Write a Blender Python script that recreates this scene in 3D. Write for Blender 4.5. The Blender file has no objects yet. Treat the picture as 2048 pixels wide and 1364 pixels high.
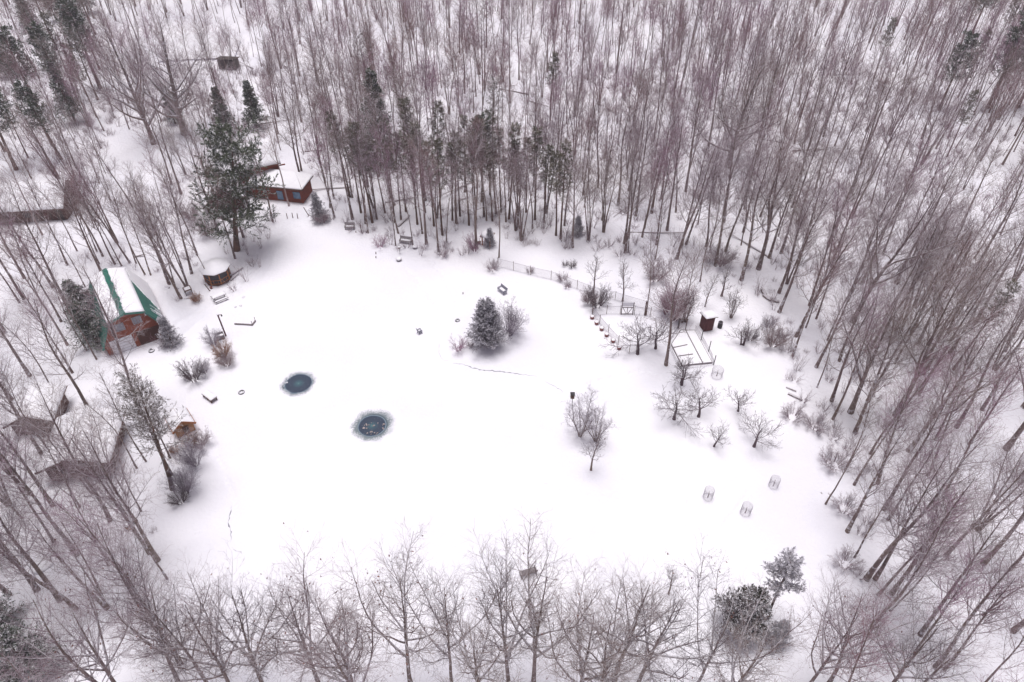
import bpy, bmesh, math, random
import numpy as np

random.seed(11)
rng = np.random.default_rng(11)
PI = math.pi
scene = bpy.context.scene
COL = scene.collection

# ------------------------------------------------------------------ camera
F, TH, CAMH = 1440.0, math.radians(42.6), 60.0
SN, CS = math.sin(TH), math.cos(TH)

def at(px, py, z=0.0):
    """ground point that the photograph shows at a pixel of its 2048x1364 frame"""
    x = (px - 1024) / F; y = (682 - py) / F
    d = (x, CS + y * SN, -SN + y * CS)
    t = (z - CAMH) / d[2]
    return np.array([d[0] * t, d[1] * t, z])

def pj(x, y, z=0.0):
    z = z - CAMH
    up = y * SN + z * CS; fw = y * CS - z * SN
    return 1024 + F * x / fw, 682 - F * up / fw

cam = bpy.data.cameras.new("Camera")
cam.sensor_width = 36.0; cam.lens = F / 2048 * 36.0
cam.clip_start = 0.5; cam.clip_end = 6000
co = bpy.data.objects.new("Camera", cam); COL.objects.link(co)
co.location = (0, 0, CAMH); co.rotation_euler = (PI / 2 - TH, 0, 0)
scene.camera = co

# ------------------------------------------------------------------ light
SUN_EL, SUN_AZ = 86, 320
w = bpy.data.worlds.new("World"); scene.world = w; w.use_nodes = True
nt = w.node_tree; bg = nt.nodes["Background"]
sky = nt.nodes.new("ShaderNodeTexSky"); sky.sky_type = 'NISHITA'; sky.sun_disc = False
sky.sun_elevation = math.radians(SUN_EL); sky.sun_rotation = math.radians(SUN_AZ)
sky.air_density = 1.0; sky.dust_density = 4.0; sky.ozone_density = 1.0
hsv = nt.nodes.new("ShaderNodeHueSaturation"); hsv.inputs["Saturation"].default_value = 0.48; hsv.inputs["Hue"].default_value = 0.58
nt.links.new(sky.outputs[0], hsv.inputs["Color"]); nt.links.new(hsv.outputs[0], bg.inputs["Color"])
bg.inputs["Strength"].default_value = 0.05
sl = bpy.data.lights.new("Sun", 'SUN'); sl.energy = 1.5; sl.angle = math.radians(30)
sl.color = (1.0, 0.955, 0.98)
so = bpy.data.objects.new("Sun", sl); COL.objects.link(so)
el, az = math.radians(SUN_EL), math.radians(SUN_AZ)
from mathutils import Vector, Matrix
sd = Vector((math.sin(az) * math.cos(el), math.cos(az) * math.cos(el), math.sin(el)))
so.rotation_euler = (-sd).to_track_quat('-Z', 'Y').to_euler()
so.location = (0, 60, 90)
vs = scene.view_settings
vs.view_transform = 'Standard'; vs.look = 'None'; vs.gamma = 1.0; vs.use_curve_mapping = False
vs.exposure = 0.88
scene.cycles.use_denoising = True
scene.cycles.max_bounces = 10
scene.cycles.diffuse_bounces = 6
scene.cycles.transparent_max_bounces = 4

# ------------------------------------------------------------------ materials
def mat(name, c1, c2=None, scale=3.0, stretch=(1, 1, 1), rough=0.85, bump=0.0, bscale=None,
        snow=None, world=False, detail=4.0, c3=None, c3scale=0.12, metal=0.0, snowcol=(0.80, 0.785, 0.83), spec=0.2):
    m = bpy.data.materials.new(name); m.use_nodes = True
    n = m.node_tree; b = n.nodes["Principled BSDF"]
    b.inputs["Roughness"].default_value = rough; b.inputs["Metallic"].default_value = metal
    b.inputs["Specular IOR Level"].default_value = spec
    if world:
        g = n.nodes.new("ShaderNodeNewGeometry"); vec = g.outputs["Position"]
    else:
        tc = n.nodes.new("ShaderNodeTexCoord"); vec = tc.outputs["Object"]
    mp = n.nodes.new("ShaderNodeMapping"); mp.inputs["Scale"].default_value = stretch
    n.links.new(vec, mp.inputs["Vector"])
    nz = n.nodes.new("ShaderNodeTexNoise"); nz.inputs["Scale"].default_value = scale
    nz.inputs["Detail"].default_value = detail; n.links.new(mp.outputs[0], nz.inputs["Vector"])
    rmp = n.nodes.new("ShaderNodeValToRGB")
    rmp.color_ramp.elements[0].position = 0.34; rmp.color_ramp.elements[1].position = 0.66
    rmp.color_ramp.elements[0].color = (*c1, 1); rmp.color_ramp.elements[1].color = (*(c2 or c1), 1)
    n.links.new(nz.outputs["Fac"], rmp.inputs["Fac"])
    out = rmp.outputs["Color"]
    if c3:
        g3 = n.nodes.new("ShaderNodeNewGeometry")
        n3 = n.nodes.new("ShaderNodeTexNoise"); n3.inputs["Scale"].default_value = c3scale
        n3.inputs["Detail"].default_value = 2.0
        n.links.new(g3.outputs["Position"], n3.inputs["Vector"])
        mr = n.nodes.new("ShaderNodeMapRange"); mr.inputs["From Min"].default_value = 0.42
        mr.inputs["From Max"].default_value = 0.62
        n.links.new(n3.outputs["Fac"], mr.inputs["Value"])
        mx = n.nodes.new("ShaderNodeMix"); mx.data_type = 'RGBA'
        n.links.new(mr.outputs[0], mx.inputs["Factor"]); n.links.new(out, mx.inputs["A"])
        mx.inputs["B"].default_value = (*c3, 1); out = mx.outputs["Result"]
    if snow:
        thr, amt, sc = snow
        g2 = n.nodes.new("ShaderNodeNewGeometry"); sp = n.nodes.new("ShaderNodeSeparateXYZ")
        n.links.new(g2.outputs["Normal"], sp.inputs[0])
        n2 = n.nodes.new("ShaderNodeTexNoise"); n2.inputs["Scale"].default_value = sc; n2.inputs["Detail"].default_value = 3
        n.links.new(g2.outputs["Position"], n2.inputs["Vector"])
        ad = n.nodes.new("ShaderNodeMath"); ad.operation = 'MULTIPLY_ADD'
        n.links.new(n2.outputs["Fac"], ad.inputs[0]); ad.inputs[1].default_value = 1.5
        n.links.new(sp.outputs["Z"], ad.inputs[2])
        mr = n.nodes.new("ShaderNodeMapRange"); mr.inputs["From Min"].default_value = thr + 0.75
        mr.inputs["From Max"].default_value = thr + 0.95; mr.inputs["To Max"].default_value = amt
        n.links.new(ad.outputs[0], mr.inputs["Value"])
        mx = n.nodes.new("ShaderNodeMix"); mx.data_type = 'RGBA'
        n.links.new(mr.outputs[0], mx.inputs["Factor"]); n.links.new(out, mx.inputs["A"])
        mx.inputs["B"].default_value = (*snowcol, 1); out = mx.outputs["Result"]
    n.links.new(out, b.inputs["Base Color"])
    if bump:
        bp = n.nodes.new("ShaderNodeBump"); bp.inputs["Strength"].default_value = bump
        bp.inputs["Distance"].default_value = 0.16 if world and bump > .5 else 0.05
        if bscale:
            nb = n.nodes.new("ShaderNodeTexNoise"); nb.inputs["Scale"].default_value = bscale; nb.inputs["Detail"].default_value = 5
            n.links.new(mp.outputs[0], nb.inputs["Vector"]); n.links.new(nb.outputs["Fac"], bp.inputs["Height"])
        else:
            n.links.new(nz.outputs["Fac"], bp.inputs["Height"])
        n.links.new(bp.outputs[0], b.inputs["Normal"])
    return m

SNOWC = (0.84, 0.83, 0.87)
M = {}
M['ground'] = mat('snow_ground', (0.79, 0.785, 0.835), (0.875, 0.868, 0.90), 0.085, rough=0.75, bump=0.55, bscale=2.6, world=True)
M['snow'] = mat('snow_cap', (0.85, 0.845, 0.88), (0.89, 0.885, 0.91), 1.5, rough=0.7, bump=0.25)
M['bark'] = mat('bark', (0.140, 0.098, 0.092), (0.295, 0.222, 0.212), 2.2, (1, 1, .25), snow=(0.12, 0.75, 2.5), c3=(0.210, 0.158, 0.132), c3scale=0.25, bump=.3)
M['bark_pale'] = mat('bark_pale', (0.15, 0.115, 0.105), (0.28, 0.23, 0.215), 1.6, (1, 1, .3), snow=(0.18, 0.8, 2.5))
M['twig'] = mat('twig', (0.215, 0.140, 0.166), (0.33, 0.232, 0.262), 0.6, snow=(0.55, 0.65, 1.3), world=True, c3=(0.235, 0.165, 0.142), c3scale=0.06)
M['twig_red'] = mat('twig_red', (0.275, 0.132, 0.205), (0.40, 0.228, 0.320), 0.5, snow=(0.70, 0.55, 1.3), world=True, c3=(0.235, 0.125, 0.112), c3scale=0.05)
M['twig_dark'] = mat('twig_dark', (0.075, 0.050, 0.058), (0.13, 0.088, 0.10), 0.8, snow=(0.62, 0.6, 1.5), world=True)
M['twig_pale'] = mat('twig_pale', (0.30, 0.22, 0.21), (0.46, 0.37, 0.36), 0.9, snow=(0.6, 0.6, 1.5), world=True)
M['twig_frost'] = mat('twig_frost', (0.17, 0.13, 0.17), (0.30, 0.25, 0.31), 0.9, snow=(0.45, 0.7, 1.5), world=True)
M['brush'] = mat('brush', (0.25, 0.175, 0.20), (0.38, 0.29, 0.32), 0.5, snow=(0.4, 0.8, 1.2), world=True)
M['rust'] = mat('rust_leaves', (0.22, 0.085, 0.045), (0.36, 0.17, 0.08), 1.4, snow=(0.6, 0.5, 1.4), world=True)
M['leaf'] = mat('dead_leaf', (0.12, 0.055, 0.045), (0.22, 0.10, 0.075), 3.0, world=True)
M['needle'] = mat('needle_green', (0.030, 0.055, 0.036), (0.100, 0.132, 0.075), 1.2, snow=(0.60, 0.7, 1.3), world=True, rough=.7)
M['needle_olive'] = mat('needle_olive', (0.080, 0.080, 0.050), (0.200, 0.175, 0.115), 0.9, snow=(0.80, 0.6, 1.3), world=True, rough=.7)
M['needle_brown'] = mat('needle_brown', (0.085, 0.072, 0.055), (0.175, 0.150, 0.120), 0.9, snow=(0.5, 0.6, 1.2), world=True, rough=.8)
M['needle_soft'] = mat('needle_soft', (0.040, 0.062, 0.042), (0.140, 0.165, 0.095), 1.0, snow=(0.62, 0.65, 1.4), world=True, rough=.7)
M['needle_dark'] = mat('needle_dark', (0.016, 0.022, 0.016), (0.062, 0.055, 0.036), 0.8, snow=(0.52, 0.95, 1.2), world=True, rough=.8)
M['needle_frost'] = mat('needle_frost', (0.045, 0.048, 0.055), (0.115, 0.115, 0.125), 1.5, snow=(-0.20, 0.85, 1.6), world=True, rough=.8, snowcol=(0.66, 0.64, 0.69))
M['needle_rust'] = mat('needle_rust', (0.045, 0.042, 0.030), (0.13, 0.080, 0.050), 0.8, snow=(0.22, 0.85, 1.7), world=True, rough=.8)
M['pinebark'] = mat('pine_bark', (0.085, 0.055, 0.045), (0.19, 0.115, 0.085), 2.0, (1, 1, .3), snow=(0.4, 0.5, 2.0))
M['redboard'] = mat('red_board', (0.215, 0.056, 0.034), (0.330, 0.098, 0.056), 5.0, (3, 3, .25), rough=.7)
M['redlog'] = mat('red_log', (0.20, 0.050, 0.034), (0.30, 0.085, 0.050), 3.0, (.3, 1, 3), rough=.7)
M['brownwall'] = mat('brown_wall', (0.070, 0.032, 0.028), (0.115, 0.056, 0.046), 4.0, (3, 3, .3), rough=.8)
M['greywall'] = mat('dark_wall', (0.045, 0.040, 0.040), (0.10, 0.080, 0.070), 2.0, (1, 1, .4), rough=.8)
M['green'] = mat('green_metal', (0.020, 0.150, 0.115), (0.030, 0.200, 0.150), 2.0, rough=.4, spec=.5)
M['greytrim'] = mat('grey_trim', (0.33, 0.32, 0.34), (0.38, 0.37, 0.39), 4)
M['greypane'] = mat('grey_pane', (0.22, 0.22, 0.26), (0.27, 0.27, 0.31), 2, rough=.25, spec=.5)
M['bluepane'] = mat('blue_pane', (0.075, 0.15, 0.24), (0.13, 0.22, 0.33), 3, rough=.2, spec=.5)
M['white'] = mat('white_paint', (0.74, 0.73, 0.76), (0.80, 0.79, 0.82), 2)
M['darkscreen'] = mat('dark_screen', (0.030, 0.030, 0.036), (0.07, 0.07, 0.08), 6, rough=.5)
M['orangewood'] = mat('orange_wood', (0.36, 0.14, 0.055), (0.48, 0.21, 0.09), 4, (1, 1, .3))
M['wood'] = mat('weathered_wood', (0.17, 0.145, 0.15), (0.27, 0.235, 0.24), 5, (1, 1, 1))
M['woodbrown'] = mat('brown_wood', (0.095, 0.052, 0.042), (0.16, 0.095, 0.075), 5)
M['maroon'] = mat('maroon_paint', (0.085, 0.028, 0.030), (0.125, 0.046, 0.046), 4, (2, 2, .4))
M['slate'] = mat('slate_bench', (0.20, 0.20, 0.25), (0.29, 0.29, 0.34), 4)
M['wire'] = mat('wire', (0.23, 0.20, 0.24), (0.30, 0.27, 0.31), 3, metal=.0)
M['rubber'] = mat('rubber', (0.045, 0.045, 0.05), (0.09, 0.09, 0.095), 5, snow=(0.8, 0.8, 3))
M['clay'] = mat('clay_pot', (0.20, 0.075, 0.065), (0.27, 0.11, 0.095), 5)
M['iron'] = mat('dark_iron', (0.035, 0.032, 0.035), (0.06, 0.055, 0.06), 5)
M['rock'] = mat('rock', (0.16, 0.14, 0.15), (0.30, 0.28, 0.29), 4, snow=(0.3, .9, 2))
M['brownleafclump'] = mat('pale_brown', (0.26, 0.215, 0.21), (0.50, 0.43, 0.41), 3.0, world=True)

# ------------------------------------------------------------------ ground height
def seg_dist(x, y, pts):
    d = np.full(np.shape(x), 1e9)
    for a, b in zip(pts[:-1], pts[1:]):
        ax, ay = a[0], a[1]; bx, by = b[0] - a[0], b[1] - a[1]
        t = np.clip(((x - ax) * bx + (y - ay) * by) / (bx * bx + by * by + 1e-9), 0, 1)
        d = np.minimum(d, np.hypot(x - ax - t * bx, y - ay - t * by))
    return d

def pxline(l): return [at(a, b)[:2] for a, b in l]

CLEAR_PX = [(455, 1364), (405, 1250), (365, 1130), (350, 1030), (375, 960), (392, 880), (385, 800), (335, 745), (225, 735),
            (200, 705), (330, 660), (385, 600), (405, 585), (470, 585), (525, 535), (520, 500), (565, 440), (640, 440), (700, 466), (780, 500),
            (830, 512), (900, 515), (960, 520), (1010, 505), (1060, 495), (1150, 500), (1250, 515), (1330, 540),
            (1390, 530), (1450, 560), (1530, 600), (1560, 690), (1575, 760), (1600, 810), (1640, 880), (1650, 1000),
            (1665, 1060), (1712, 1150), (1700, 1210), (1660, 1270), (1600, 1364), (1500, 1500), (600, 1500)]
CLEAR = [tuple(at(*p)[:2]) for p in CLEAR_PX]

def inpoly(x, y, poly):
    x = np.asarray(x); y = np.asarray(y); c = np.zeros(x.shape, bool)
    n = len(poly)
    for i in range(n):
        x1, y1 = poly[i]; x2, y2 = poly[(i + 1) % n]
        cond = ((y1 > y) != (y2 > y)) & (x < (x2 - x1) * (y - y1) / (y2 - y1 + 1e-12) + x1)
        c ^= cond
    return c

BL, BR = at(219.7, 713)[:2], at(336, 671)[:2]
BU = (BR - BL) / np.linalg.norm(BR - BL); BV = np.array([-BU[1], BU[0]]); BM = (BL + BR) / 2
bank_line = [tuple(BM + BU * 4.6 + BV * 1.5), tuple(BM + BU * 4.7 + BV * 10.5)]
bank_line2 = [tuple(BM - BU * 4.5 + BV * 1.0), tuple(BM - BU * 4.6 + BV * 10.5)]
TRACK = pxline([(330, 690), (400, 628), (455, 600), (500, 565), (525, 530), (530, 500), (545, 475), (590, 450)])
def offs(l, d):
    o = []
    for i, p in enumerate(l):
        a = np.array(l[max(0, i - 1)]); b = np.array(l[min(len(l) - 1, i + 1)]); t = (b - a) / np.linalg.norm(b - a)
        o.append((p[0] - t[1] * d, p[1] + t[0] * d))
    return o
TR1, TR2 = offs(TRACK, .8), offs(TRACK, -.8)
FOOT = [pxline([(1400, 900), (1392, 930), (1386, 960), (1382, 1000), (1380, 1023), (1376, 1060), (1365, 1100)]),
        pxline([(1490, 945), (1460, 975), (1440, 990), (1410, 1015), (1395, 1040)]),
        pxline([(1500, 975), (1485, 1005), (1470, 1030), (1440, 1060)]),
        pxline([(860, 520), (885, 545), (900, 575), (912, 600), (915, 635)]),
        pxline([(700, 860), (640, 880), (590, 860), (540, 850)]),
        pxline([(420, 870), (440, 920), (460, 980), (470, 1010)]),
        pxline([(810, 535), (850, 575), (880, 620)]), pxline([(620, 900), (700, 960), (790, 985), (880, 990), (960, 1020)]),
        pxline([(1060, 960), (1130, 985), (1230, 1000), (1300, 1040), (1360, 1100)]), pxline([(500, 700), (545, 740), (565, 765)]),
        pxline([(1120, 790), (1200, 760), (1290, 740), (1350, 760)]), pxline([(1600, 1100), (1540, 1150), (1500, 1200)])]
isl = at(972, 690)[:2]

def lump(x, y, s, ph):
    return (np.sin(x * s + ph) * np.cos(y * s * 1.13 + ph * 1.7) + .5 * np.sin(x * s * 2.3 + y * s * 1.9 + ph * 3) +
            .3 * np.cos(x * s * 4.1 - y * s * 3.7 + ph)) / 1.8

def hgt(x, y):
    x = np.asarray(x, float); y = np.asarray(y, float)
    ins = inpoly(x, y, CLEAR)
    edge = seg_dist(x, y, CLEAR + [CLEAR[0]])
    k = np.where(ins, 0.0, np.clip(edge / 6.0, 0, 1))
    h = k * (0.20 * lump(x, y, .35, 1.0) + 0.10 * lump(x, y, 1.3, 2.0))
    h += np.where(ins, 0.025 * lump(x, y, .5, .4) + 0.012 * lump(x, y, 2.2, .9), 0)
    h += 0.45 * np.exp(-(((x - isl[0]) / 4.5) ** 2 + ((y - isl[1]) / 3.6) ** 2))
    for bl, amp, wd in ((bank_line, .8, 1.7), (bank_line2, 0.6, 1.3)):
        h += amp * np.exp(-(seg_dist(x, y, bl) / wd) ** 2)
    for tr in (TR1, TR2):
        h -= 0.16 * np.exp(-(seg_dist(x, y, tr) / .25) ** 2)
    for f in FOOT:
        d = seg_dist(x, y, f)
        h -= np.exp(-(d / .3) ** 2) * (.05 + 0.22 * np.clip(np.sin(x * 7.1) * np.sin(y * 6.3) + .35, 0, 1))
    return h

def hz(x, y): return float(hgt(np.array([x]), np.array([y]))[0])
def gat(px, py):
    p = at(px, py); p[2] = hz(p[0], p[1]); return p

# ------------------------------------------------------------------ object helpers
def tag(o, label=None, cat=None, group=None, kind=None):
    if label: o['label'] = label
    if cat: o['category'] = cat
    if group: o['group'] = group
    if kind: o['kind'] = kind
    return o

def thing(name, label, cat, loc=(0, 0, 0), rz=0.0, group=None, sc=1.0):
    o = bpy.data.objects.new(name, None); COL.objects.link(o)
    o.empty_display_size = .3
    o.location = loc; o.rotation_euler = (0, 0, rz); o.scale = (sc, sc, sc)
    return tag(o, label, cat, group)

def link(name, me, parent=None):
    o = bpy.data.objects.new(name, me); COL.objects.link(o)
    if parent is not None: o.parent = parent
    return o

def np_mesh(name, parts, mats, smooth=True):
    """parts: list of (verts Nx3, faces Fxk, material index)"""
    me = bpy.data.meshes.new(name)
    V = np.concatenate([p[0] for p in parts]).astype(np.float32)
    me.vertices.add(len(V)); me.vertices.foreach_set('co', V.ravel())
    loops, starts, mi = [], [], []
    off = 0; ls = 0
    for v, f, m_ in parts:
        f = np.asarray(f, np.int64)
        loops.append((f + off).ravel()); k = f.shape[1]
        starts.append(ls + np.arange(len(f)) * k); ls += f.size
        mi.append(np.full(len(f), m_)); off += len(v)
    loops = np.concatenate(loops).astype(np.int32); starts = np.concatenate(starts).astype(np.int32)
    me.loops.add(len(loops)); me.loops.foreach_set('vertex_index', loops)
    me.polygons.add(len(starts)); me.polygons.foreach_set('loop_start', starts)
    me.polygons.foreach_set('material_index', np.concatenate(mi).astype(np.int32))
    me.update(calc_edges=True)
    if smooth: me.polygons.foreach_set('use_smooth', np.ones(len(starts), bool))
    for m_ in mats: me.materials.append(m_)
    me.validate()
    return me

def tubes(P, R, S):
    N, K, _ = P.shape
    T = np.gradient(P, axis=1); T /= np.linalg.norm(T, axis=2, keepdims=True) + 1e-9
    mt = T.mean(axis=1)
    ref = np.where(np.abs(mt[:, 2:3]) > .75, np.array([[1., .1, 0]]), np.array([[0, 0, 1.]]))[:, None, :]
    U = np.cross(T, ref); U /= np.linalg.norm(U, axis=2, keepdims=True) + 1e-9
    W = np.cross(T, U)
    a = np.arange(S) * 2 * PI / S
    V = P[:, :, None, :] + R[:, :, None, None] * (np.cos(a)[None, None, :, None] * U[:, :, None, :] + np.sin(a)[None, None, :, None] * W[:, :, None, :])
    n, k, s = np.meshgrid(np.arange(N), np.arange(K - 1), np.arange(S), indexing='ij')
    b = n * K * S + k * S
    q = np.stack([b + s, b + (s + 1) % S, b + S + (s + 1) % S, b + S + s], -1).reshape(-1, 4)
    return V.reshape(-1, 3), q

def norm(a): return a / (np.linalg.norm(a, axis=-1, keepdims=True) + 1e-9)

def grow(P, R, m, t0, t1, ang, lf, K, up=0.05, wig=.08, rr=.5, rtip=.006, lp=.5, absl=None, rmax=9, down=0.0, minl=.15, dens=None):
    """m side branches on every polyline of P; returns their polylines, radii and start parameters"""
    N, K0, _ = P.shape
    plen0 = np.linalg.norm(np.diff(P, axis=1), axis=2).sum(1)[:, None]
    ne = np.full((N, 1), float(m)) if dens is None else np.clip(plen0 * dens * rng.uniform(.75, 1.25, (N, 1)), 1, m)
    ne = np.maximum(np.round(ne), 1)
    keep_ = np.broadcast_to(np.arange(m)[None, :], (N, m)) < ne
    t = np.minimum(t0 + (t1 - t0) * (np.arange(m)[None, :] + rng.random((N, m))) / ne, t1)
    f = np.clip(t * (K0 - 1), 0, K0 - 1.001); i = f.astype(int); wv = (f - i)[..., None]
    ii = np.arange(N)[:, None]
    A, B = P[ii, i], P[ii, i + 1]
    base = A * (1 - wv) + B * wv; tan = norm(B - A)
    rad = R[ii, i] * (1 - wv[..., 0]) + R[ii, i + 1] * wv[..., 0]
    plen = np.linalg.norm(np.diff(P, axis=1), axis=2).sum(1)[:, None]
    L = (plen * lf if absl is None else absl) * (1 - lp * (t - t0) / max(t1 - t0, 1e-6)) * rng.uniform(.65, 1.2, (N, m))
    L = np.maximum(L, minl)
    azi = np.arange(m)[None, :] * 2.4 + rng.random((N, 1)) * 6.28 + rng.normal(0, .4, (N, m))
    ref = np.where(np.abs(tan[..., 2:3]) > .8, np.array([1., 0, 0]), np.array([0, 0, 1.]))
    U = norm(np.cross(tan, ref)); W = np.cross(tan, U)
    an = np.radians(rng.uniform(ang[0], ang[1], (N, m)))[..., None]
    d = np.cos(an) * tan + np.sin(an) * (np.cos(azi)[..., None] * U + np.sin(azi)[..., None] * W)
    d[..., 2] -= down
    kk = keep_.reshape(-1); d = norm(d).reshape(-1, 3)[kk]; base = base.reshape(-1, 3)[kk]; L = L.reshape(-1)[kk]; rad = rad.reshape(-1)[kk]
    C = len(d); pts = np.zeros((C, K, 3)); pts[:, 0] = base; st = (L / (K - 1))[:, None]
    for k in range(1, K):
        pts[:, k] = pts[:, k - 1] + d * st
        d = norm(d + np.array([0, 0, up]) + rng.normal(0, wig, d.shape))
    r0 = np.clip(rad * rr, rtip * 1.2, rmax)
    tt = np.linspace(0, 1, K)[None, :]
    RR = r0[:, None] * (1 - tt) + rtip * tt
    return pts, RR

def stem_path(h, r0, K=9, lean=(0, 0), wig=.02, rtip=.02, start=(0, 0, 0), up=.0, taper=.85):
    z = np.linspace(0, 1, K)
    d = norm(np.array([lean[0], lean[1], 1.0])[None, :])[0]
    pts = np.zeros((K, 3)); pts[0] = np.array(start)
    for k in range(1, K):
        pts[k] = pts[k - 1] + d * h / (K - 1)
        d = norm((d + np.array([0, 0, up]) + rng.normal(0, wig, 3) * np.array([1, 1, .3]))[None, :])[0]
    R = r0 * (1 - z) ** taper + rtip
    R[0] *= 1.35
    pts[0, 2] -= .25
    return pts, R

def blades(C, D, length, width, jit=.25):
    """needle blades: one narrow triangle each, rooted at C along D"""
    n = len(C); D = norm(D + rng.normal(0, jit, (n, 3)))
    s = norm(np.cross(D, rng.normal(0, 1, (n, 3))))
    L = (length * rng.uniform(.7, 1.2, n))[:, None]
    W = width * .5
    V = np.stack([C - s * W * .6, C + D * L * .45 - s * W, C + D * L, C + D * L * .45 + s * W], 1).reshape(-1, 3)
    q = np.arange(4 * n).reshape(-1, 4)
    return V, q

# ------------------------------------------------------------------ tree prototypes (meshes shared by many trees)
def bare_tree(h, r0, stems=1, clear=.42, limbs=16, limb_len=.3, ang=(26, 46), up=.14, subs=7, twigs=6, twl=3,
              twmat='twig', barkmat='bark', spread=0.0, twr=.011, lean=.0, wig=.034, forks=0, fang=(18, 40), lod=False, crook=.08, leafy=0, subl=.42, dsub=2.3, dtw=3.4, dtl=4.0, taper=1.05):
    sp, sr = [], []
    for s in range(stems):
        a = s * 2 * PI / max(stems, 1) + rng.random() * 1.0
        sd_ = spread * rng.uniform(.5, 1.1)
        hh = h * (1 if s == 0 else rng.uniform(.72, 1.0))
        p, r = stem_path(hh, r0 * (1 if s == 0 else rng.uniform(.6, .95)), 10, (math.cos(a) * sd_ + lean, math.sin(a) * sd_), wig,
                         start=(math.cos(a) * r0 * .9 * (stems > 1), math.sin(a) * r0 * .9 * (stems > 1), 0), up=.03 if spread else 0, taper=taper)
        sp.append(p); sr.append(r)
    SP, SR = np.array(sp), np.array(sr)
    crown = []
    bases = [(SP, SR)]
    if forks:
        fp, fr = grow(SP, SR, forks, clear, min(clear + .3, .9), fang, .62, 8, up=.07, wig=.07, rr=.75, rtip=.02, lp=.35)
        crown.append((*tubes(fp, fr, 5), 0)); bases.append((fp, fr))
    limbsP, limbsR = [], []
    for bi, (bp, br) in enumerate(bases):
        n = limbs if bi == 0 else max(5, limbs // 3)
        lp_, lr_ = grow(bp, br, n, clear if bi == 0 else .25, .97, ang, limb_len, 6, up=up, wig=crook, rr=.45, rtip=.012, lp=.62, rmax=.11)
        limbsP.append(lp_); limbsR.append(lr_)
    LP, LR = np.concatenate(limbsP), np.concatenate(limbsR)
    crown.append((*tubes(LP, LR, 3 if lod else 4), 0))
    EP, ER = np.concatenate([LP, SP[:, -6:]] + ([fp[:, -6:]] if forks else [])), np.concatenate([LR, SR[:, -6:]] + ([fr[:, -6:]] if forks else []))
    s1, r1 = grow(EP, ER, subs, .18, 1.0, (26, 52), subl, 3 if lod else 4, up=up * .9, wig=.12, rr=.55, rtip=twr * .8, lp=.40, rmax=.035, minl=.35, dens=dsub)
    crown.append((*tubes(s1, r1, 3), 1))
    s2, r2 = grow(s1, r1, twigs, .12, 1.0, (25, 55), .52, 2 if lod else 3, up=up * .8, wig=.16, rr=.6, rtip=twr * .55, lp=.30, rmax=twr * 1.25, minl=.22, dens=dtw)
    crown.append((*tubes(s2, r2, 3), 1))
    if twl:
        s3, r3 = grow(s2, r2, twl, .2, 1.0, (25, 55), .55, 2, up=.05, wig=.1, rr=.8, rtip=twr * .45, lp=.2, rmax=twr * .9, minl=.16, dens=dtl)
        crown.append((*tubes(s3, r3, 3), 1))
        if leafy:
            sel = rng.random(len(s3)) < leafy
            C = s3[sel][:, -1]; V, q = blades(C, np.tile([0, 0, -1.], (len(C), 1)), .22, .13, .6); crown.append((V, q, 2))
    trunk = [(*tubes(SP, SR, 4 if lod else 7), 0)]
    return trunk, crown, [barkmat, twmat, 'leaf']

def mk(name, spec):
    trunk, crown, ms = spec
    return (np_mesh(name + '_trunk', trunk, [M[ms[0]]]), np_mesh(name + '_crown', crown, [M[m_] for m_ in ms]))

PT = {}
def forest_variant(kind, lod=False):
    q = dict(subs=12, twigs=9, twl=5, lod=lod, twr=.0090, dsub=2.1, dtw=3.5, dtl=4.2)
    if lod: q.update(subs=11, twigs=12, twl=0, twr=.0125, dsub=2.7, dtw=5.6)
    rk = .8 if lod else 1.0
    U = lambda a, b: rng.uniform(a, b) * (rk if b < 1 else 1)
    if kind == 'maple': return bare_tree(U(16, 20), U(.15, .20), 1, .30, 13 if lod else 24, .28, (26, 58), .12, twmat='twig', **q)
    if kind == 'red': return bare_tree(U(13, 17), U(.09, .13), 1, .38, 12 if lod else 20, .26, (20, 38), .20, twmat='twig_red', **q)
    if kind == 'pole': return bare_tree(U(10, 15), U(.06, .085), 1, .42, 9 if lod else 13, .22, (22, 42), .18, twmat='twig', **q)
    if kind == 'multi': return bare_tree(U(12, 16), U(.10, .13), 4, .38, 6 if lod else 9, .25, (22, 42), .17, spread=.16, twmat='twig', **q)
    if kind == 'broom': return bare_tree(U(14, 17), U(.08, .11), 1, .50, 13 if lod else 20, .27, (14, 30), .22, twmat='twig_red', **q)
    if kind == 'wide': return bare_tree(U(17, 20), U(.24, .30), 1, .24, 13, .32, (28, 55), .10, forks=5, crook=.13, twmat='twig', **q)
KINDS = {'maple': 4, 'red': 3, 'broom': 3, 'pole': 3, 'multi': 3, 'wide': 3}
for kd, n in KINDS.items():
    for i in range(n): PT[(kd, i)] = mk(f'{kd}_{i}', forest_variant(kd))
LOD = {}
for kd, n in {'maple': 3, 'red': 3, 'broom': 4, 'pole': 3, 'multi': 2}.items():
    LOD[kd] = [forest_variant(kd, True) for _ in range(n)]

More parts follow.
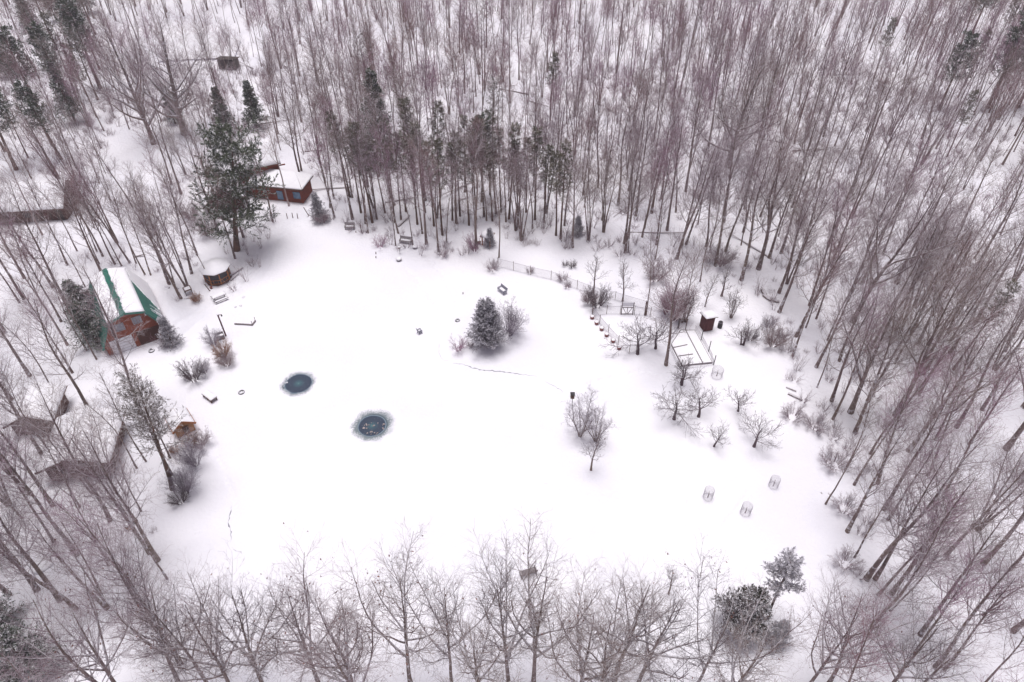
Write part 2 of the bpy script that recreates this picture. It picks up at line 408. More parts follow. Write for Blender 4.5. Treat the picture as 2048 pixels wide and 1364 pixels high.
def pine(h, r0, crown0, whorls, per, blen, mat_n='needle_olive', bl=.36, bw=.055, nb=10, up=.10, sub=7, ang=(55, 80), shape='pine', barkm='pinebark', lean=0, tl=.25, lsub=.42, twig='bark', wig=.015):
    p, r = stem_path(h, r0, 9, (lean, 0), wig)
    SP, SR = p[None], r[None]
    n = whorls * per
    lp_, lr_ = grow(SP, SR, n, crown0, .985, ang, 0, 5, up=up, wig=.07, rr=.32, rtip=.012, lp=.86 if shape == 'cone' else {'oval': .74, 'broad': .42}.get(shape, .6), absl=blen, rmax=.05, down=.15 if shape == 'cone' else 0)
    s1, r1 = grow(lp_, lr_, sub, .15, 1.0, (30, 60), lsub, 3, up=.06, wig=.12, rr=.6, rtip=.008, lp=.5, rmax=.018, minl=.25)
    allp = [s1.reshape(-1, 3, 3)]
    C, D = [], []
    for src in (s1, lp_):
        K = src.shape[1]
        for k in range(1, K):
            for _ in range(max(1, int(nb * (1.0 if src is s1 else .7) / (K - 1)))):
                ww = rng.random((len(src), 1))
                C.append(src[:, k - 1] * (1 - ww) + src[:, k] * ww); D.append(norm(src[:, k] - src[:, k - 1]) * (.9 if k == K - 1 else .55) + np.array([0, 0, .15]))
    C.append(s1[:, -1]); D.append(norm(s1[:, -1] - s1[:, -2]))
    C, D = np.concatenate(C), np.concatenate(D)
    # the leader tuft
    k = 40; C = np.concatenate([C, np.repeat(p[-2:].mean(0)[None], k, 0) + rng.normal(0, .12, (k, 3))]); D = np.concatenate([D, np.tile([0, 0, 1.], (k, 1)) + rng.normal(0, .5, (k, 3))])
    nv = blades(C, D, bl, bw, .45)
    limbs = [(*tubes(lp_, lr_, 4), 0), (*tubes(s1, r1, 3), 0)]
    return [(*tubes(SP, SR, 7), 0)], limbs + [(nv[0], nv[1], 1)], [barkm, mat_n, mat_n], barkm

def mkpine(name, *a, **k):
    t, c, ms, bm = pine(*a, **k)
    return (np_mesh(name + '_trunk', t, [M[bm]]), np_mesh(name + '_crown', c, [M[bm], M[ms[1]]]))

PT['red_pine', 0] = mkpine('red_pine_a', 14.5, .13, .50, 9, 4, 1.6, 'needle_olive')
PT['red_pine', 1] = mkpine('red_pine_b', 14.0, .13, .55, 8, 4, 1.6, 'needle_olive')
PT['red_pine', 2] = mkpine('red_pine_c', 15.5, .14, .48, 10, 4, 1.8, 'needle_olive')
PT['white_pine', 0] = mkpine('white_pine', 17.5, .38, .15, 14, 4, 6.6, 'needle_soft', bl=.46, bw=.10, nb=26, up=.09, sub=13, ang=(48, 84), shape='broad', lsub=.36)
PT['big_pine', 0] = mkpine('big_pine', 17.0, .30, .38, 10, 5, 4.0, 'needle', bl=.46, bw=.10, nb=15, sub=11)
PT['scrub_pine', 0] = mkpine('scrub_pine_a', 15.5, .20, .40, 11, 5, 3.6, 'needle_brown', bl=.30, bw=.05, nb=9, sub=8, up=.12)
PT['scrub_pine', 1] = mkpine('scrub_pine_b', 17.0, .19, .42, 11, 4, 3.2, 'needle_brown', bl=.30, bw=.05, nb=9, sub=8, up=.12)
PT['spruce', 0] = mkpine('spruce_island', 7.2, .14, .08, 26, 9, 2.75, 'needle_frost', bl=.22, bw=.06, nb=13, up=.10, sub=13, ang=(60, 88), shape='oval', lsub=.32)
PT['spruce', 1] = mkpine('spruce_dark', 8.3, .13, .10, 16, 7, 2.2, 'needle', bl=.26, bw=.08, nb=12, up=.05, sub=9, ang=(70, 98), shape='cone')
PT['spruce', 2] = mkpine('spruce_fir', 12.0, .16, .15, 18, 7, 2.6, 'needle', bl=.28, bw=.08, nb=12, up=.04, sub=9, ang=(68, 96), shape='cone')
PT['spruce', 3] = mkpine('spruce_snowy', 6.4, .17, .22, 17, 8, 2.15, 'needle_dark', bl=.22, bw=.085, nb=17, up=.05, sub=12, ang=(66, 92), shape='oval', lsub=.36)
PT['spruce', 4] = mkpine('spruce_young', 4.6, .07, .06, 12, 7, 1.6, 'needle_frost', bl=.20, bw=.06, nb=9, up=.06, sub=8, ang=(66, 95), shape='cone')
PT['thin_pine', 0] = mkpine('thin_pine', 9.6, .11, .52, 9, 4, 2.0, 'needle_frost', bl=.26, bw=.07, nb=13, sub=8, up=.14, lean=-.05)
PT['hemlock', 0] = mkpine('hemlock', 6.5, .12, .08, 15, 6, 2.9, 'needle', bl=.20, bw=.065, nb=13, up=.02, sub=12, ang=(70, 98), shape='cone')

PT['apple', 0] = mk('apple_a', bare_tree(2.4, .13, 1, .33, 13, 1.05, (35, 78), .14, 9, 7, 3, dsub=4.0, dtw=5, subl=.5, twmat='twig_dark', barkmat='twig_dark', twr=.013, crook=.2, wig=.06))
PT['apple', 1] = mk('apple_b', bare_tree(2.2, .11, 1, .36, 12, .95, (35, 75), .18, 9, 7, 3, dsub=4.0, dtw=5, subl=.5, twmat='twig_dark', barkmat='twig_dark', twr=.012, crook=.2, wig=.07))
PT['apple', 2] = mk('apple_c', bare_tree(2.5, .12, 2, .28, 10, .95, (35, 80), .10, 9, 7, 3, dsub=4.0, dtw=5, subl=.5, twmat='twig_dark', barkmat='twig_dark', twr=.012, crook=.24, wig=.09, spread=.35))
PT['orchard', 0] = mk('orchard_a', bare_tree(4.8, .15, 1, .25, 14, .55, (30, 65), .12, 10, 7, 4, dsub=3, dtw=4.2, twmat='twig_dark', barkmat='bark', twr=.012, crook=.16, wig=.05))
PT['orchard', 1] = mk('orchard_b', bare_tree(5.2, .10, 4, .18, 10, .45, (28, 60), .12, 10, 7, 4, dsub=3, dtw=4.2, twmat='twig_dark', barkmat='bark', twr=.012, crook=.16, wig=.05, spread=.25))
PT['clump', 0] = mk('clump', bare_tree(6.4, .075, 7, .16, 9, .42, (28, 60), .10, 12, 8, 5, dsub=3.4, dtw=4.6, spread=.52, twmat='twig_frost', barkmat='bark', twr=.010, crook=.14, wig=.05))
PT['orchard', 2] = mk('orchard_c', bare_tree(6.6, .10, 1, .22, 16, .34, (30, 62), .14, 9, 7, 4, dsub=3, dtw=4.2, twmat='twig_dark', barkmat='bark', twr=.011, crook=.10))

def front_tree(h, r0, clear, forks, twmat='twig', leafy=0, limb=.30, lean=0.0):
    return bare_tree(h, r0, 1, clear, 14, limb, (28, 58), .09, 14, 7, 4, dsub=1.9, dtw=3.0, dtl=3.6, twmat=twmat, forks=forks, crook=.12, twr=.0080, leafy=leafy, wig=.03, lean=lean)
for i, a in enumerate([(17.6, .19, .30, 7, 'twig', .03), (18.8, .21, .32, 8, 'twig', 0), (16.8, .16, .36, 6, 'twig_dark', .02), (18.4, .20, .33, 8, 'twig', 0), (17.6, .20, .28, 8, 'twig_dark', .015)]):
    PT['front', i] = mk(f'front_{i}', front_tree(*a))

def shrub(h, spread, stems, twmat, r=.022, subs=7, twigs=5, twl=0, up=.06, curve=.05):
    sp, sr = [], []
    for s in range(stems):
        a = rng.random() * 6.28; d = spread * math.sqrt(rng.random())
        p, rr_ = stem_path(h * rng.uniform(.6, 1.05), r * rng.uniform(.6, 1.1), 6, (math.cos(a) * d, math.sin(a) * d), curve, .007,
                           start=(math.cos(a) * .12 * spread * 2, math.sin(a) * .12 * spread * 2, 0), up=up)
        sp.append(p); sr.append(rr_)
    SP, SR = np.array(sp), np.array(sr)
    s1, r1 = grow(SP, SR, subs, .2, 1.0, (20, 50), .38, 4, up=.05, wig=.12, rr=.7, rtip=.006, lp=.5, rmax=.016, minl=.2)
    s2, r2 = grow(s1, r1, twigs, .2, 1.0, (22, 55), .5, 2, up=.03, wig=.1, rr=.8, rtip=.005, lp=.4, rmax=.011, minl=.15)
    tw = [(*tubes(s1, r1, 3), 0), (*tubes(s2, r2, 3), 0)]
    if twl:
        s3, r3 = grow(s2, r2, twl, .2, 1.0, (22, 55), .6, 2, up=.03, wig=.1, rr=.8, rtip=.005, lp=.4, rmax=.010, minl=.12)
        tw.append((*tubes(s3, r3, 3), 0))
    return (np_mesh('stems', [(*tubes(SP, SR, 4), 0)], [M[twmat]]), np_mesh('twigs', tw, [M[twmat]]))
PT['shrub', 0] = shrub(2.6, .75, 26, 'twig_frost', twl=2)
PT['shrub', 1] = shrub(2.4, .9, 20, 'twig_red', subs=6)
PT['shrub', 2] = shrub(2.0, .9, 30, 'twig_dark')
PT['shrub', 3] = shrub(2.2, 1.0, 34, 'twig', twl=2)
PT['shrub', 4] = shrub(1.5, 1.1, 26, 'brush')
PT['shrub', 5] = shrub(4.8, .45, 34, 'twig_red', r=.03, subs=9, twl=2)
PT['shrub', 6] = shrub(1.7, .95, 34, 'rust', twl=1)
PT['shrub', 8] = shrub(1.5, 1.5, 26, 'brush', twl=1, subs=6)
PT['shrub', 7] = shrub(3.2, .7, 30, 'twig_frost', twl=2, subs=8)

ALLT = []          # (x, y) of everything planted, for spacing
def put(proto, x, y, name, label, cat, group=None, rz=None, sc=1.0, sz=1.0, tilt=(0, 0), parts=('trunk', 'crown')):
    o = thing(name, label, cat, (x, y, hz(x, y)), rz if rz is not None else rng.random() * 6.28, group)
    o.rotation_mode = 'ZYX'; o.rotation_euler = (tilt[0], tilt[1], o.rotation_euler[2]); o.scale = (sc, sc, sc * sz)
    for nm, me in zip(parts, PT[proto]): link(nm, me, o)
    return o
# ------------------------------------------------------------------ ground
def axis(segs):
    out = []
    for a, b, st in segs:
        out.append(np.arange(a, b, st))
    out.append([segs[-1][1]])
    return np.concatenate(out)
gx = axis([(-3000, -600, 400), (-600, -200, 50), (-200, -70, 2.0), (-70, -48, .6), (-48, 44, .25), (44, 70, .6), (70, 200, 2.0), (200, 600, 50), (600, 3000, 400)])
gy = axis([(-1500, -100, 200), (-100, 0, 10), (0, 28, 1.0), (28, 96, .25), (96, 130, .8), (130, 300, 2.5), (300, 800, 50), (800, 6000, 520)])
GX, GY = np.meshgrid(gx, gy, indexing='xy')
GZ = hgt(GX.ravel(), GY.ravel())
GV = np.stack([GX.ravel(), GY.ravel(), GZ], 1)
nx, ny = len(gx), len(gy)
ii, jj = np.meshgrid(np.arange(nx - 1), np.arange(ny - 1), indexing='xy')
b0 = (jj * nx + ii).ravel()
GQ = np.stack([b0, b0 + 1, b0 + nx + 1, b0 + nx], 1)
tag(link('ground', np_mesh('ground', [(GV, GQ, 0)], [M['ground']])), kind='structure')

# ------------------------------------------------------------------ open water in the pond ice
def water_mat(name, slush, cx, cy, tilt, rad, off):
    m = bpy.data.materials.new(name); m.use_nodes = True; n = m.node_tree; b = n.nodes['Principled BSDF']
    b.inputs['Roughness'].default_value = .18; b.inputs['Specular IOR Level'].default_value = .3
    tc = n.nodes.new('ShaderNodeTexCoord')
    def radial(ox, oy, sx, sy, namp, nscale):
        mp = n.nodes.new('ShaderNodeMapping'); mp.inputs['Location'].default_value = (ox, oy, 0); mp.inputs['Scale'].default_value = (sx, sy, 0)
        n.links.new(tc.outputs['Object'], mp.inputs['Vector'])
        ln = n.nodes.new('ShaderNodeVectorMath'); ln.operation = 'LENGTH'; n.links.new(mp.outputs[0], ln.inputs[0])
        nz = n.nodes.new('ShaderNodeTexNoise'); nz.inputs['Scale'].default_value = nscale; nz.inputs['Detail'].default_value = 5
        nz.inputs['Roughness'].default_value = .74
        n.links.new(tc.outputs['Object'], nz.inputs['Vector'])
        ma = n.nodes.new('ShaderNodeMath'); ma.operation = 'MULTIPLY_ADD'; n.links.new(nz.outputs['Fac'], ma.inputs[0])
        ma.inputs[1].default_value = namp; n.links.new(ln.outputs['Value'], ma.inputs[2])
        nz2 = n.nodes.new('ShaderNodeTexNoise'); nz2.inputs['Scale'].default_value = .75; nz2.inputs['Detail'].default_value = 1
        n.links.new(tc.outputs['Object'], nz2.inputs['Vector'])
        mb2 = n.nodes.new('ShaderNodeMath'); mb2.operation = 'MULTIPLY_ADD'; n.links.new(nz2.outputs['Fac'], mb2.inputs[0])
        mb2.inputs[1].default_value = namp * .55; n.links.new(ma.outputs[0], mb2.inputs[2])
        sb = n.nodes.new('ShaderNodeMath'); sb.operation = 'SUBTRACT'; n.links.new(mb2.outputs[0], sb.inputs[0]); sb.inputs[1].default_value = namp * .77
        return sb.outputs[0]
    def ramp(src, stops):
        r = n.nodes.new('ShaderNodeValToRGB'); e = r.color_ramp.elements
        e[0].position, e[0].color = stops[0][0], (*stops[0][1], 1); e[1].position, e[1].color = stops[-1][0], (*stops[-1][1], 1)
        for p, c in stops[1:-1]:
            k = e.new(p); k.color = (*c, 1)
        n.links.new(src, r.inputs['Fac']); return r.outputs['Color']
    def mix(f, a, c):
        x = n.nodes.new('ShaderNodeMix'); x.data_type = 'RGBA'; n.links.new(f, x.inputs['Factor'])
        n.links.new(a, x.inputs['A']); n.links.new(c, x.inputs['B']); return x.outputs['Result']
    core = radial(0, 0, .5 / rad, .5 / rad, .03, 1.2)           # 0.5 at the rim of the open water
    wcol = ramp(core, [(0, (.085, .17, .18)), (.10, (.055, .105, .13)), (.22, (.047, .066, .095)), (.44, (.042, .056, .085)), (.485, (.05, .085, .12)),
                       (.497, (.26, .31, .37)), (.515, (.15, .20, .23)), (.54, (.07, .10, .12)), (.62, (.085, .115, .14))])
    # white bubbles frozen in the dark ice
    vo = n.nodes.new('ShaderNodeTexVoronoi'); vo.inputs['Scale'].default_value = 5.5; n.links.new(tc.outputs['Object'], vo.inputs['Vector'])
    bub = n.nodes.new('ShaderNodeMapRange'); bub.inputs['From Min'].default_value = .20; bub.inputs['From Max'].default_value = .10
    bub.inputs['To Max'].default_value = .38; n.links.new(vo.outputs['Distance'], bub.inputs['Value'])
    wh = n.nodes.new('ShaderNodeRGB'); wh.outputs[0].default_value = (.45, .47, .55, 1)
    wcol = mix(bub.outputs[0], wcol, wh.outputs[0])
    if slush:
        rim = radial(*off, .5 / rad * .97, .5 / rad * .97, .03, 1.5)
        rf = n.nodes.new('ShaderNodeMapRange'); rf.inputs['From Min'].default_value = .50; rf.inputs['From Max'].default_value = .56
        n.links.new(rim, rf.inputs['Value'])
        sc = ramp(radial(0, 0, .3, .3, .5, 2.5), [(0, (.11, .14, .15)), (.5, (.19, .225, .24)), (1, (.28, .31, .335))])
        wcol = mix(rf.outputs[0], wcol, sc)
    outer = radial(off[0] * (1.0 if slush else 0), off[1] * (1.0 if slush else 0), .5 / (rad * (1.42 if slush else 1.16)), .5 / (rad * (1.35 if slush else 1.14)), .42, 6.0)
    fr = n.nodes.new('ShaderNodeMapRange'); fr.inputs['From Min'].default_value = .43; fr.inputs['From Max'].default_value = .59
    n.links.new(outer, fr.inputs['Value'])
    gp = n.nodes.new('ShaderNodeNewGeometry'); gn = n.nodes.new('ShaderNodeTexNoise'); gn.inputs['Scale'].default_value = .085; gn.inputs['Detail'].default_value = 4
    n.links.new(gp.outputs['Position'], gn.inputs['Vector'])
    col = mix(fr.outputs[0], wcol, ramp(gn.outputs['Fac'], [(.34, (.79, .785, .835)), (.66, (.875, .868, .90))]))
    n.links.new(col, b.inputs['Base Color'])
    rr = n.nodes.new('ShaderNodeMapRange'); rr.inputs['To Min'].default_value = .2; rr.inputs['To Max'].default_value = .8
    n.links.new(fr.outputs[0], rr.inputs['Value']); n.links.new(rr.outputs[0], b.inputs['Roughness'])
    return m

def disc(name, cx, cy, R, mt, dz=.010):
    rs = np.linspace(0.02, R, 12); th = np.arange(64) * 2 * PI / 64
    V = np.array([[cx + r * math.cos(t), cy + r * math.sin(t), 0] for r in rs for t in th], float)
    V[:, 2] = hgt(V[:, 0], V[:, 1]) + dz; V[-64:, 2] -= .03
    q = np.array([[r * 64 + k, (r + 1) * 64 + k, (r + 1) * 64 + (k + 1) % 64, r * 64 + (k + 1) % 64] for r in range(11) for k in range(64)])
    V[:, 0] -= cx; V[:, 1] -= cy
    o = link(name, np_mesh(name, [(V, q, 0)], [mt])); o.location = (cx, cy, 0)
    return tag(o, kind='structure')

h1, h2 = at(597, 767), at(748, 855)
disc('pond_water', h1[0], h1[1], 3.4, water_mat('open_water', False, 0, 0, 0, 1.55, (0, 0)))
disc('pond_water', h2[0] - .25, h2[1] + .25, 3.6, water_mat('open_water_slush', True, 0, 0, 0, 1.5, (-.02, -.02)))

def crack(px, wmax):
    pts = np.array([at(a, b)[:2] for a, b in px]); out = []
    for a, b in zip(pts[:-1], pts[1:]):
        n = max(2, int(np.linalg.norm(b - a) / .22))
        for k in range(n): out.append(a + (b - a) * k / n)
    out = np.array(out) + rng.normal(0, .05, (len(out), 2))
    t = np.gradient(out, axis=0); t /= np.linalg.norm(t, axis=1, keepdims=True); nn = np.stack([-t[:, 1], t[:, 0]], 1)
    n = len(out); env = np.clip(np.sin(np.linspace(0.05, 1, n) * PI), .12, 1)
    wd = wmax * env * rng.uniform(.1, 1.1, n)
    L, Rr = out + nn * wd[:, None] / 2, out - nn * wd[:, None] / 2
    V = np.concatenate([L, Rr]); z = hgt(V[:, 0], V[:, 1]) + .016
    V = np.column_stack([V, z]); V2 = V.copy(); V2[:, 2] -= .05
    q = np.array([[k, k + 1, n + k + 1, n + k] for k in range(n - 1)])
    tag(link('ice_crack', np_mesh('ice_crack', [(np.concatenate([V, V2]), np.concatenate([q, [[k, 2 * n + k, 2 * n + k + 1, k + 1] for k in range(n - 1)], [[n + k, n + k + 1, 3 * n + k + 1, 3 * n + k] for k in range(n - 1)]]), 0)], [M['crackice']], False)), kind='structure')
M['crackice'] = mat('crack_ice', (.16, .16, .19), (.33, .33, .38), 2.0, world=True)
crack([(908, 727), (930, 732), (960, 741), (1000, 744), (1035, 748), (1078, 753)], .17)
crack([(1090, 763), (1110, 772), (1132, 787)], .08)
crack([(880, 688), (878, 706), (884, 720), (900, 725)], .05)
crack([(464, 1012), (457, 1044), (462, 1065), (461, 1090)], .15)
crack([(463, 1094), (476, 1103), (490, 1111)], .06)

# ------------------------------------------------------------------ where nothing may grow
KEEP = []
def keep(px, r): p = at(*px); KEEP.append((p[0], p[1], r))
for c, r in [(BM + BV * 1.5, 5.0), (BM + BV * 5, 5.6), (BM + BV * 9, 5.4)]: KEEP.append((c[0], c[1], r))
for px, r in [((570, 390), 6), ((530, 385), 7), ((520, 340), 7), ((430, 400), 6), ((475, 400), 5), ((40, 425), 6), ((100, 425), 6), ((0, 425), 6), ((-40, 430), 6), ((80, 405), 6), ((20, 405), 6), ((140, 420), 4), ((442, 550), 3.6), ((165, 930), 5), ((190, 895), 5), ((120, 905), 4), ((210, 870), 4),
              ((80, 850), 3.5), ((110, 825), 3.5), ((260, 325), 3.0), ((265, 355), 3), ((272, 300), 3), ((280, 385), 3), ((320, 300), 4),
              ((400, 95), 11), ((365, 90), 8), ((1000, 500), 2.5), ((968, 480), 2), ((1428, 645), 2), ((612, 422), 3.2), ((250, 765), 5), ((200, 765), 4), ((300, 740), 4), ((60, 475), 4.5), ((100, 480), 4.5), ((15, 480), 4.5), ((308, 288), 6.5), ((370, 268), 7), ((330, 330), 5), ((380, 300), 3), ((450, 330), 4), ((420, 330), 3), ((940, 18), 6), ((655, 10), 5), ((560, 20), 4), ((1800, 20), 6), ((264, 1047), 2.2)]: keep(px, r)
def blocked(x, y, extra=0):
    for a, b, r in KEEP:
        if (x - a) ** 2 + (y - b) ** 2 < (r + extra) ** 2: return True
    return False

# ------------------------------------------------------------------ words for where a tree stands
ZONES = [((40, 60), 'in the evergreens far behind the long cabin'), ((180, 130), 'in the woods far up the slope behind the long cabin'),
         ((60, 260), 'in the woods just behind the long cabin'), ((200, 330), 'between the long cabin and the snowy lane'),
         ((60, 520), 'in the grove below the long cabin'), ((180, 520), 'just behind the gambrel barn'), ((60, 650), 'in the grove left of the gambrel barn'),
         ((290, 530), 'between the gambrel barn and the gazebo'), ((370, 560), 'in the grove beside the gazebo'), ((350, 440), 'between the gazebo and the lane'),
         ((150, 760), 'between the gambrel barn and the low brown cottage'), ((30, 800), 'around the small shed behind the low brown cottage'),
         ((300, 950), 'beside the pond-side wall of the low brown cottage'), ((60, 1000), 'in front of the low brown cottage'), ((180, 1150), 'in the near woods below the low brown cottage'),
         ((330, 1200), 'on the near bank left of the pond'), ((60, 1280), 'in the near left corner beside the hemlocks'), ((350, 230), 'around the two huge maples behind the cabin'),
         ((450, 100), 'in front of the distant snowy roof'), ((620, 220), 'in the woods behind the log cabin'), ((650, 400), 'just right of the log cabin'),
         ((760, 440), 'behind the two benches at the head of the pond'), ((860, 470), 'above the stone planters at the head of the pond'), ((750, 330), 'in the red pine stand behind the pond'),
         ((900, 350), 'in the middle of the red pine stand'), ((970, 430), 'behind the little snow-domed shed'), ((1060, 440), 'behind the fenced vegetable rows'), ((1180, 470), 'at the back of the fenced vegetable rows'),
         ((1280, 480), 'between the vegetable rows and the deep woods'), ((1400, 480), 'behind the tangled garden thicket'), ((1300, 610), 'inside the wire fenced garden'), ((1480, 560), 'around the old fruit trees above the outhouse'),
         ((800, 200), 'in the mauve woods behind the red pines'), ((1000, 200), 'in the dense mauve woods beyond the vegetable rows'), ((1200, 250), 'in the dense mauve woods above the garden'), ((1400, 300), 'around the giant snow-limbed maple'),
         ((1560, 400), 'in the woods behind the outhouse'), ((1600, 650), 'behind the firewood heap'), ((1700, 500), 'in the tall woods upslope of the firewood heap'), ((1700, 720), 'in the tall woods beside the fruit trees'), ((1850, 650), 'deep in the tall woods beside the fruit trees'),
         ((1680, 880), 'along the clearing edge beside the sapling cages'), ((1830, 880), 'in the tall woods behind the sapling cages'), ((1980, 850), 'deep in the tall woods behind the sapling cages'), ((1730, 1080), 'along the clearing edge below the sapling cages'),
         ((1900, 1100), 'in the tall woods below the sapling cages'), ((1760, 1230), 'beside the lopsided snowy spruce'), ((1950, 1280), 'in the near right corner of the woods'), ((1900, 400), 'in the high woods below the dark pine crown'), ((1850, 200), 'in the far woods around the dark pine crown'), ((1600, 200), 'in the far woods above the outhouse'),
         ((1000, 1400), 'in the near row along the lower bank'), ((600, 1400), 'in the near row along the lower bank by the pond'), ((1500, 1400), 'in the near row beside the snowy spruce')]
ZA = np.array([at(*z[0])[:2] for z in ZONES])
def zone(x, y):
    d = np.hypot(ZA[:, 0] - x, ZA[:, 1] - y) / (20 + np.hypot(ZA[:, 0], ZA[:, 1]))
    return ZONES[int(np.argmin(d))][1]
LOOK = {'maple': 'tall bare maple', 'red': 'reddish bare tree', 'pole': 'thin bare pole tree', 'broom': 'broom-topped slender bare tree', 'multi': 'many-stemmed bare clump', 'wide': 'broad forking bare tree'}

# ------------------------------------------------------------------ hand placed trunks along the edges, by the foot of each trunk
EDGE = """31,1125 75,1181 120,1200 155,1110 152,1218 215,1218,m 276,1198 299,1106 316,1120 217,1130,p 146,747 195,722,p 91,920 105,1010 98,900,p 274,937,p 292,923,p 282,1022,p
25,800 60,985 185,988,p 30,950 252,990,p 160,1015,p 18,1010,m 8,900,p 105,573 170,573,p 136,611 48,597 38,604 194,503,p 198,527,p 155,503,p 206,513 230,528 243,531,p 260,525 272,526,p 302,551,p 290,549,p 340,572 350,572,p 374,574,m 422,563,p
669,435 705,438 731,447 754,438 604,364 668,399 705,395 826,492,p 802,440 853,488 877,503 893,485,p 913,445 951,444 973,440 992,428 1012,445 998,515,p 1020,428,p
1043,480,m 1065,458 1145,495 1177,480,m 1207,463,m 1250,505 1256,505,p 1284,475 1236,410 1263,403,p 1303,427 1362,494 1372,488 1412,494 1420,495,p 1349,361 1482,383 1520,435
1400,563,p 1292,630,p 1332,730 1364,645,p 1539,513 1562,506 1573,568,m 1592,672 1612,655,p 1633,636 1655,680,p 1695,601 1767,667 1788,667 1803,660 1823,664 1765,510 1876,673 1920,535 1893,673
1585,712 1632,735 1663,802 1666,838 1710,865 1735,803 1740,908 1690,940,p 1651,1008,p 1708,970 1755,967 1767,1020 1847,747 1850,725 1900,705 1937,890 1855,950 1790,725 1870,880
1709,1115,p 1733,1158 1750,1158 1756,1190 1783,1188 1780,1221,p 1966,1128 2020,1140 1775,1040 1840,1270 1870,1335 1800,1345 1888,1340 2025,1263""".split()
TREES = []   # x, y, kind
def near_any(x, y, d):
    for a in TREES:
        if abs(a[0] - x) < d and (a[0] - x) ** 2 + (a[1] - y) ** 2 < d * d: return True
    return False
for e in EDGE:
    q = e.split(','); p = at(int(q[0]), int(q[1]))
    k = {'p': 'pole', 'm': 'multi'}.get(q[2] if len(q) > 2 else '', None)
    if k is None: k = 'maple' if rng.random() < .62 else 'red'
    TREES.append((p[0], p[1], k))
NEDGE = len(TREES)

PINES = []   # x, y, proto, label
def pine_at(px, py, proto, sc=1.0, label=None, cat='tree', name='pine_tree', group=None, sz=1.0):
    p = at(px, py); PINES.append((p[0], p[1], proto, sc, label, name, group, sz)); TREES.append((p[0], p[1], None))
# the red pine stand behind the pond, feet read off the photograph
for i, (a, b) in enumerate([(700, 395), (722, 425), (745, 445), (770, 425), (790, 445), (812, 425), (835, 450), (850, 425), (868, 452), (885, 470), (905, 440), (920, 432), (938, 450), (952, 438), (968, 432), (985, 440), (1002, 425), (1018, 440), (1035, 430), (1052, 425), (1070, 440), (1088, 445), (780, 395), (830, 390), (880, 385), (930, 385), (980, 390)]):
    pine_at(a, b, ('red_pine', i % 3), rng.uniform(.82, 1.05), None, name='red_pine')
pine_at(1121, 477, ('red_pine', 2), 1.0); pine_at(1112, 470, ('red_pine', 0), .95)

def rand_forest(n_try):
    out = []
    cell = {}
    def ok(x, y, d):
        cx, cy = int(x // 3), int(y // 3)
        for i in (-1, 0, 1):
            for j in (-1, 0, 1):
                for (a, b, dd) in cell.get((cx + i, cy + j), ()):
                    if (a - x) ** 2 + (b - y) ** 2 < min(d, dd) ** 2: return False
        return True
    for t in TREES: cell.setdefault((int(t[0] // 3), int(t[1] // 3)), []).append((t[0], t[1], 2.2))
    Y = 12 + (212 - 12) * np.sqrt(rng.random(n_try)); X = rng.uniform(-1, 1, n_try) * (Y * .66 + 26)
    ins = inpoly(X, Y, CLEAR); ed = seg_dist(X, Y, CLEAR + [CLEAR[0]])
    dens = .5 + .5 * np.sin(X * .13 + 1.3 * np.sin(Y * .09)) * np.cos(Y * .11 + X * .03)
    for x, y, i_, e, dn in zip(X, Y, ins, ed, dens):
        if i_ or e < 1.2 or (y < 24.5 and -26 < x < 24): continue
        px, py = pj(x, y)
        d = 2.8 + 1.7 * (1 - dn)
        if px < 480 and py > 420: d += .9            # the groves on the left stand wider apart
        if px > 1560 and py > 330: d += .7
        if py < 330 and px > 560: d -= .75
        if 280 < px < 470 and 190 < py < 330: d += 2.2
        if py < 200: d += .45
        if blocked(x, y) or not ok(x, y, d): continue
        cell.setdefault((int(x // 3), int(y // 3)), []).append((x, y, d)); out.append((x, y))
    return out
RF = rand_forest(26000)
cand = []
for (x, y) in RF:
    px, py = pj(x, y); r = rng.random()
    ever = (px < 200 and py < 250) * .42 + (px < 330 and 250 < py < 430) * .30 + (600 < px < 1130 and 200 < py < 420) * .03 + (px < 130 and py > 650) * .05 + (px > 1850 and 60 < py < 330) * .07 + .006
    if r < ever:
        PINES.append((x, y, random.choice([('red_pine', 0), ('red_pine', 1), ('red_pine', 2), ('scrub_pine', 1), ('big_pine', 0)]) if px > 250 else random.choice([('big_pine', 0), ('scrub_pine', 0), ('red_pine', 2), ('spruce', 2)]), rng.uniform(.75, 1.0), None, 'pine_tree', None, 1.0)); continue
    if px > 1450 and py > 250: k = random.choices(['maple', 'red', 'pole', 'multi', 'wide'], [.45, .08, .30, .09, .08])[0]
    elif py < 330: k = random.choices(['maple', 'red', 'pole', 'multi', 'wide', 'broom'], [.12, .16, .20, .08, .02, .42])[0]
    else: k = random.choices(['maple', 'red', 'pole', 'multi', 'wide'], [.34, .16, .30, .15, .05])[0]
    cand.append((x, y, k))

# nearest three hundred as trees of their own, the rest of the wood as one mass
allb = [(x, y, k, True) for x, y, k in TREES[:NEDGE]] + [(x, y, k, False) for x, y, k in cand]
def vis(x, y):
    for z in (0, 6, 12, 18):
        a, b = pj(x, y, z)
        if -10 < a < 2058 and -10 < b < 1374: return True
    return False
allb.sort(key=lambda t: (t[0] ** 2 + t[1] ** 2 + 45 ** 2) * (1.0 if vis(t[0], t[1]) else 9) * (.45 if t[3] else 1))
NEAR = [t for t in allb[:272]]
FAR = [t for t in allb[272:]]
for x, y, k, _ in NEAR:
    z = zone(x, y)
    put((k, int(rng.integers(KINDS[k]))), x, y, 'bare_tree', f'{LOOK[k]} {z}', 'tree', f'{k} trees {z}'.replace('red trees', 'reddish trees').replace('multi trees', 'many-stemmed trees'),
        sc=rng.uniform(.86, 1.06), sz=rng.uniform(.93, 1.06), tilt=rng.normal(0, .045, 2))

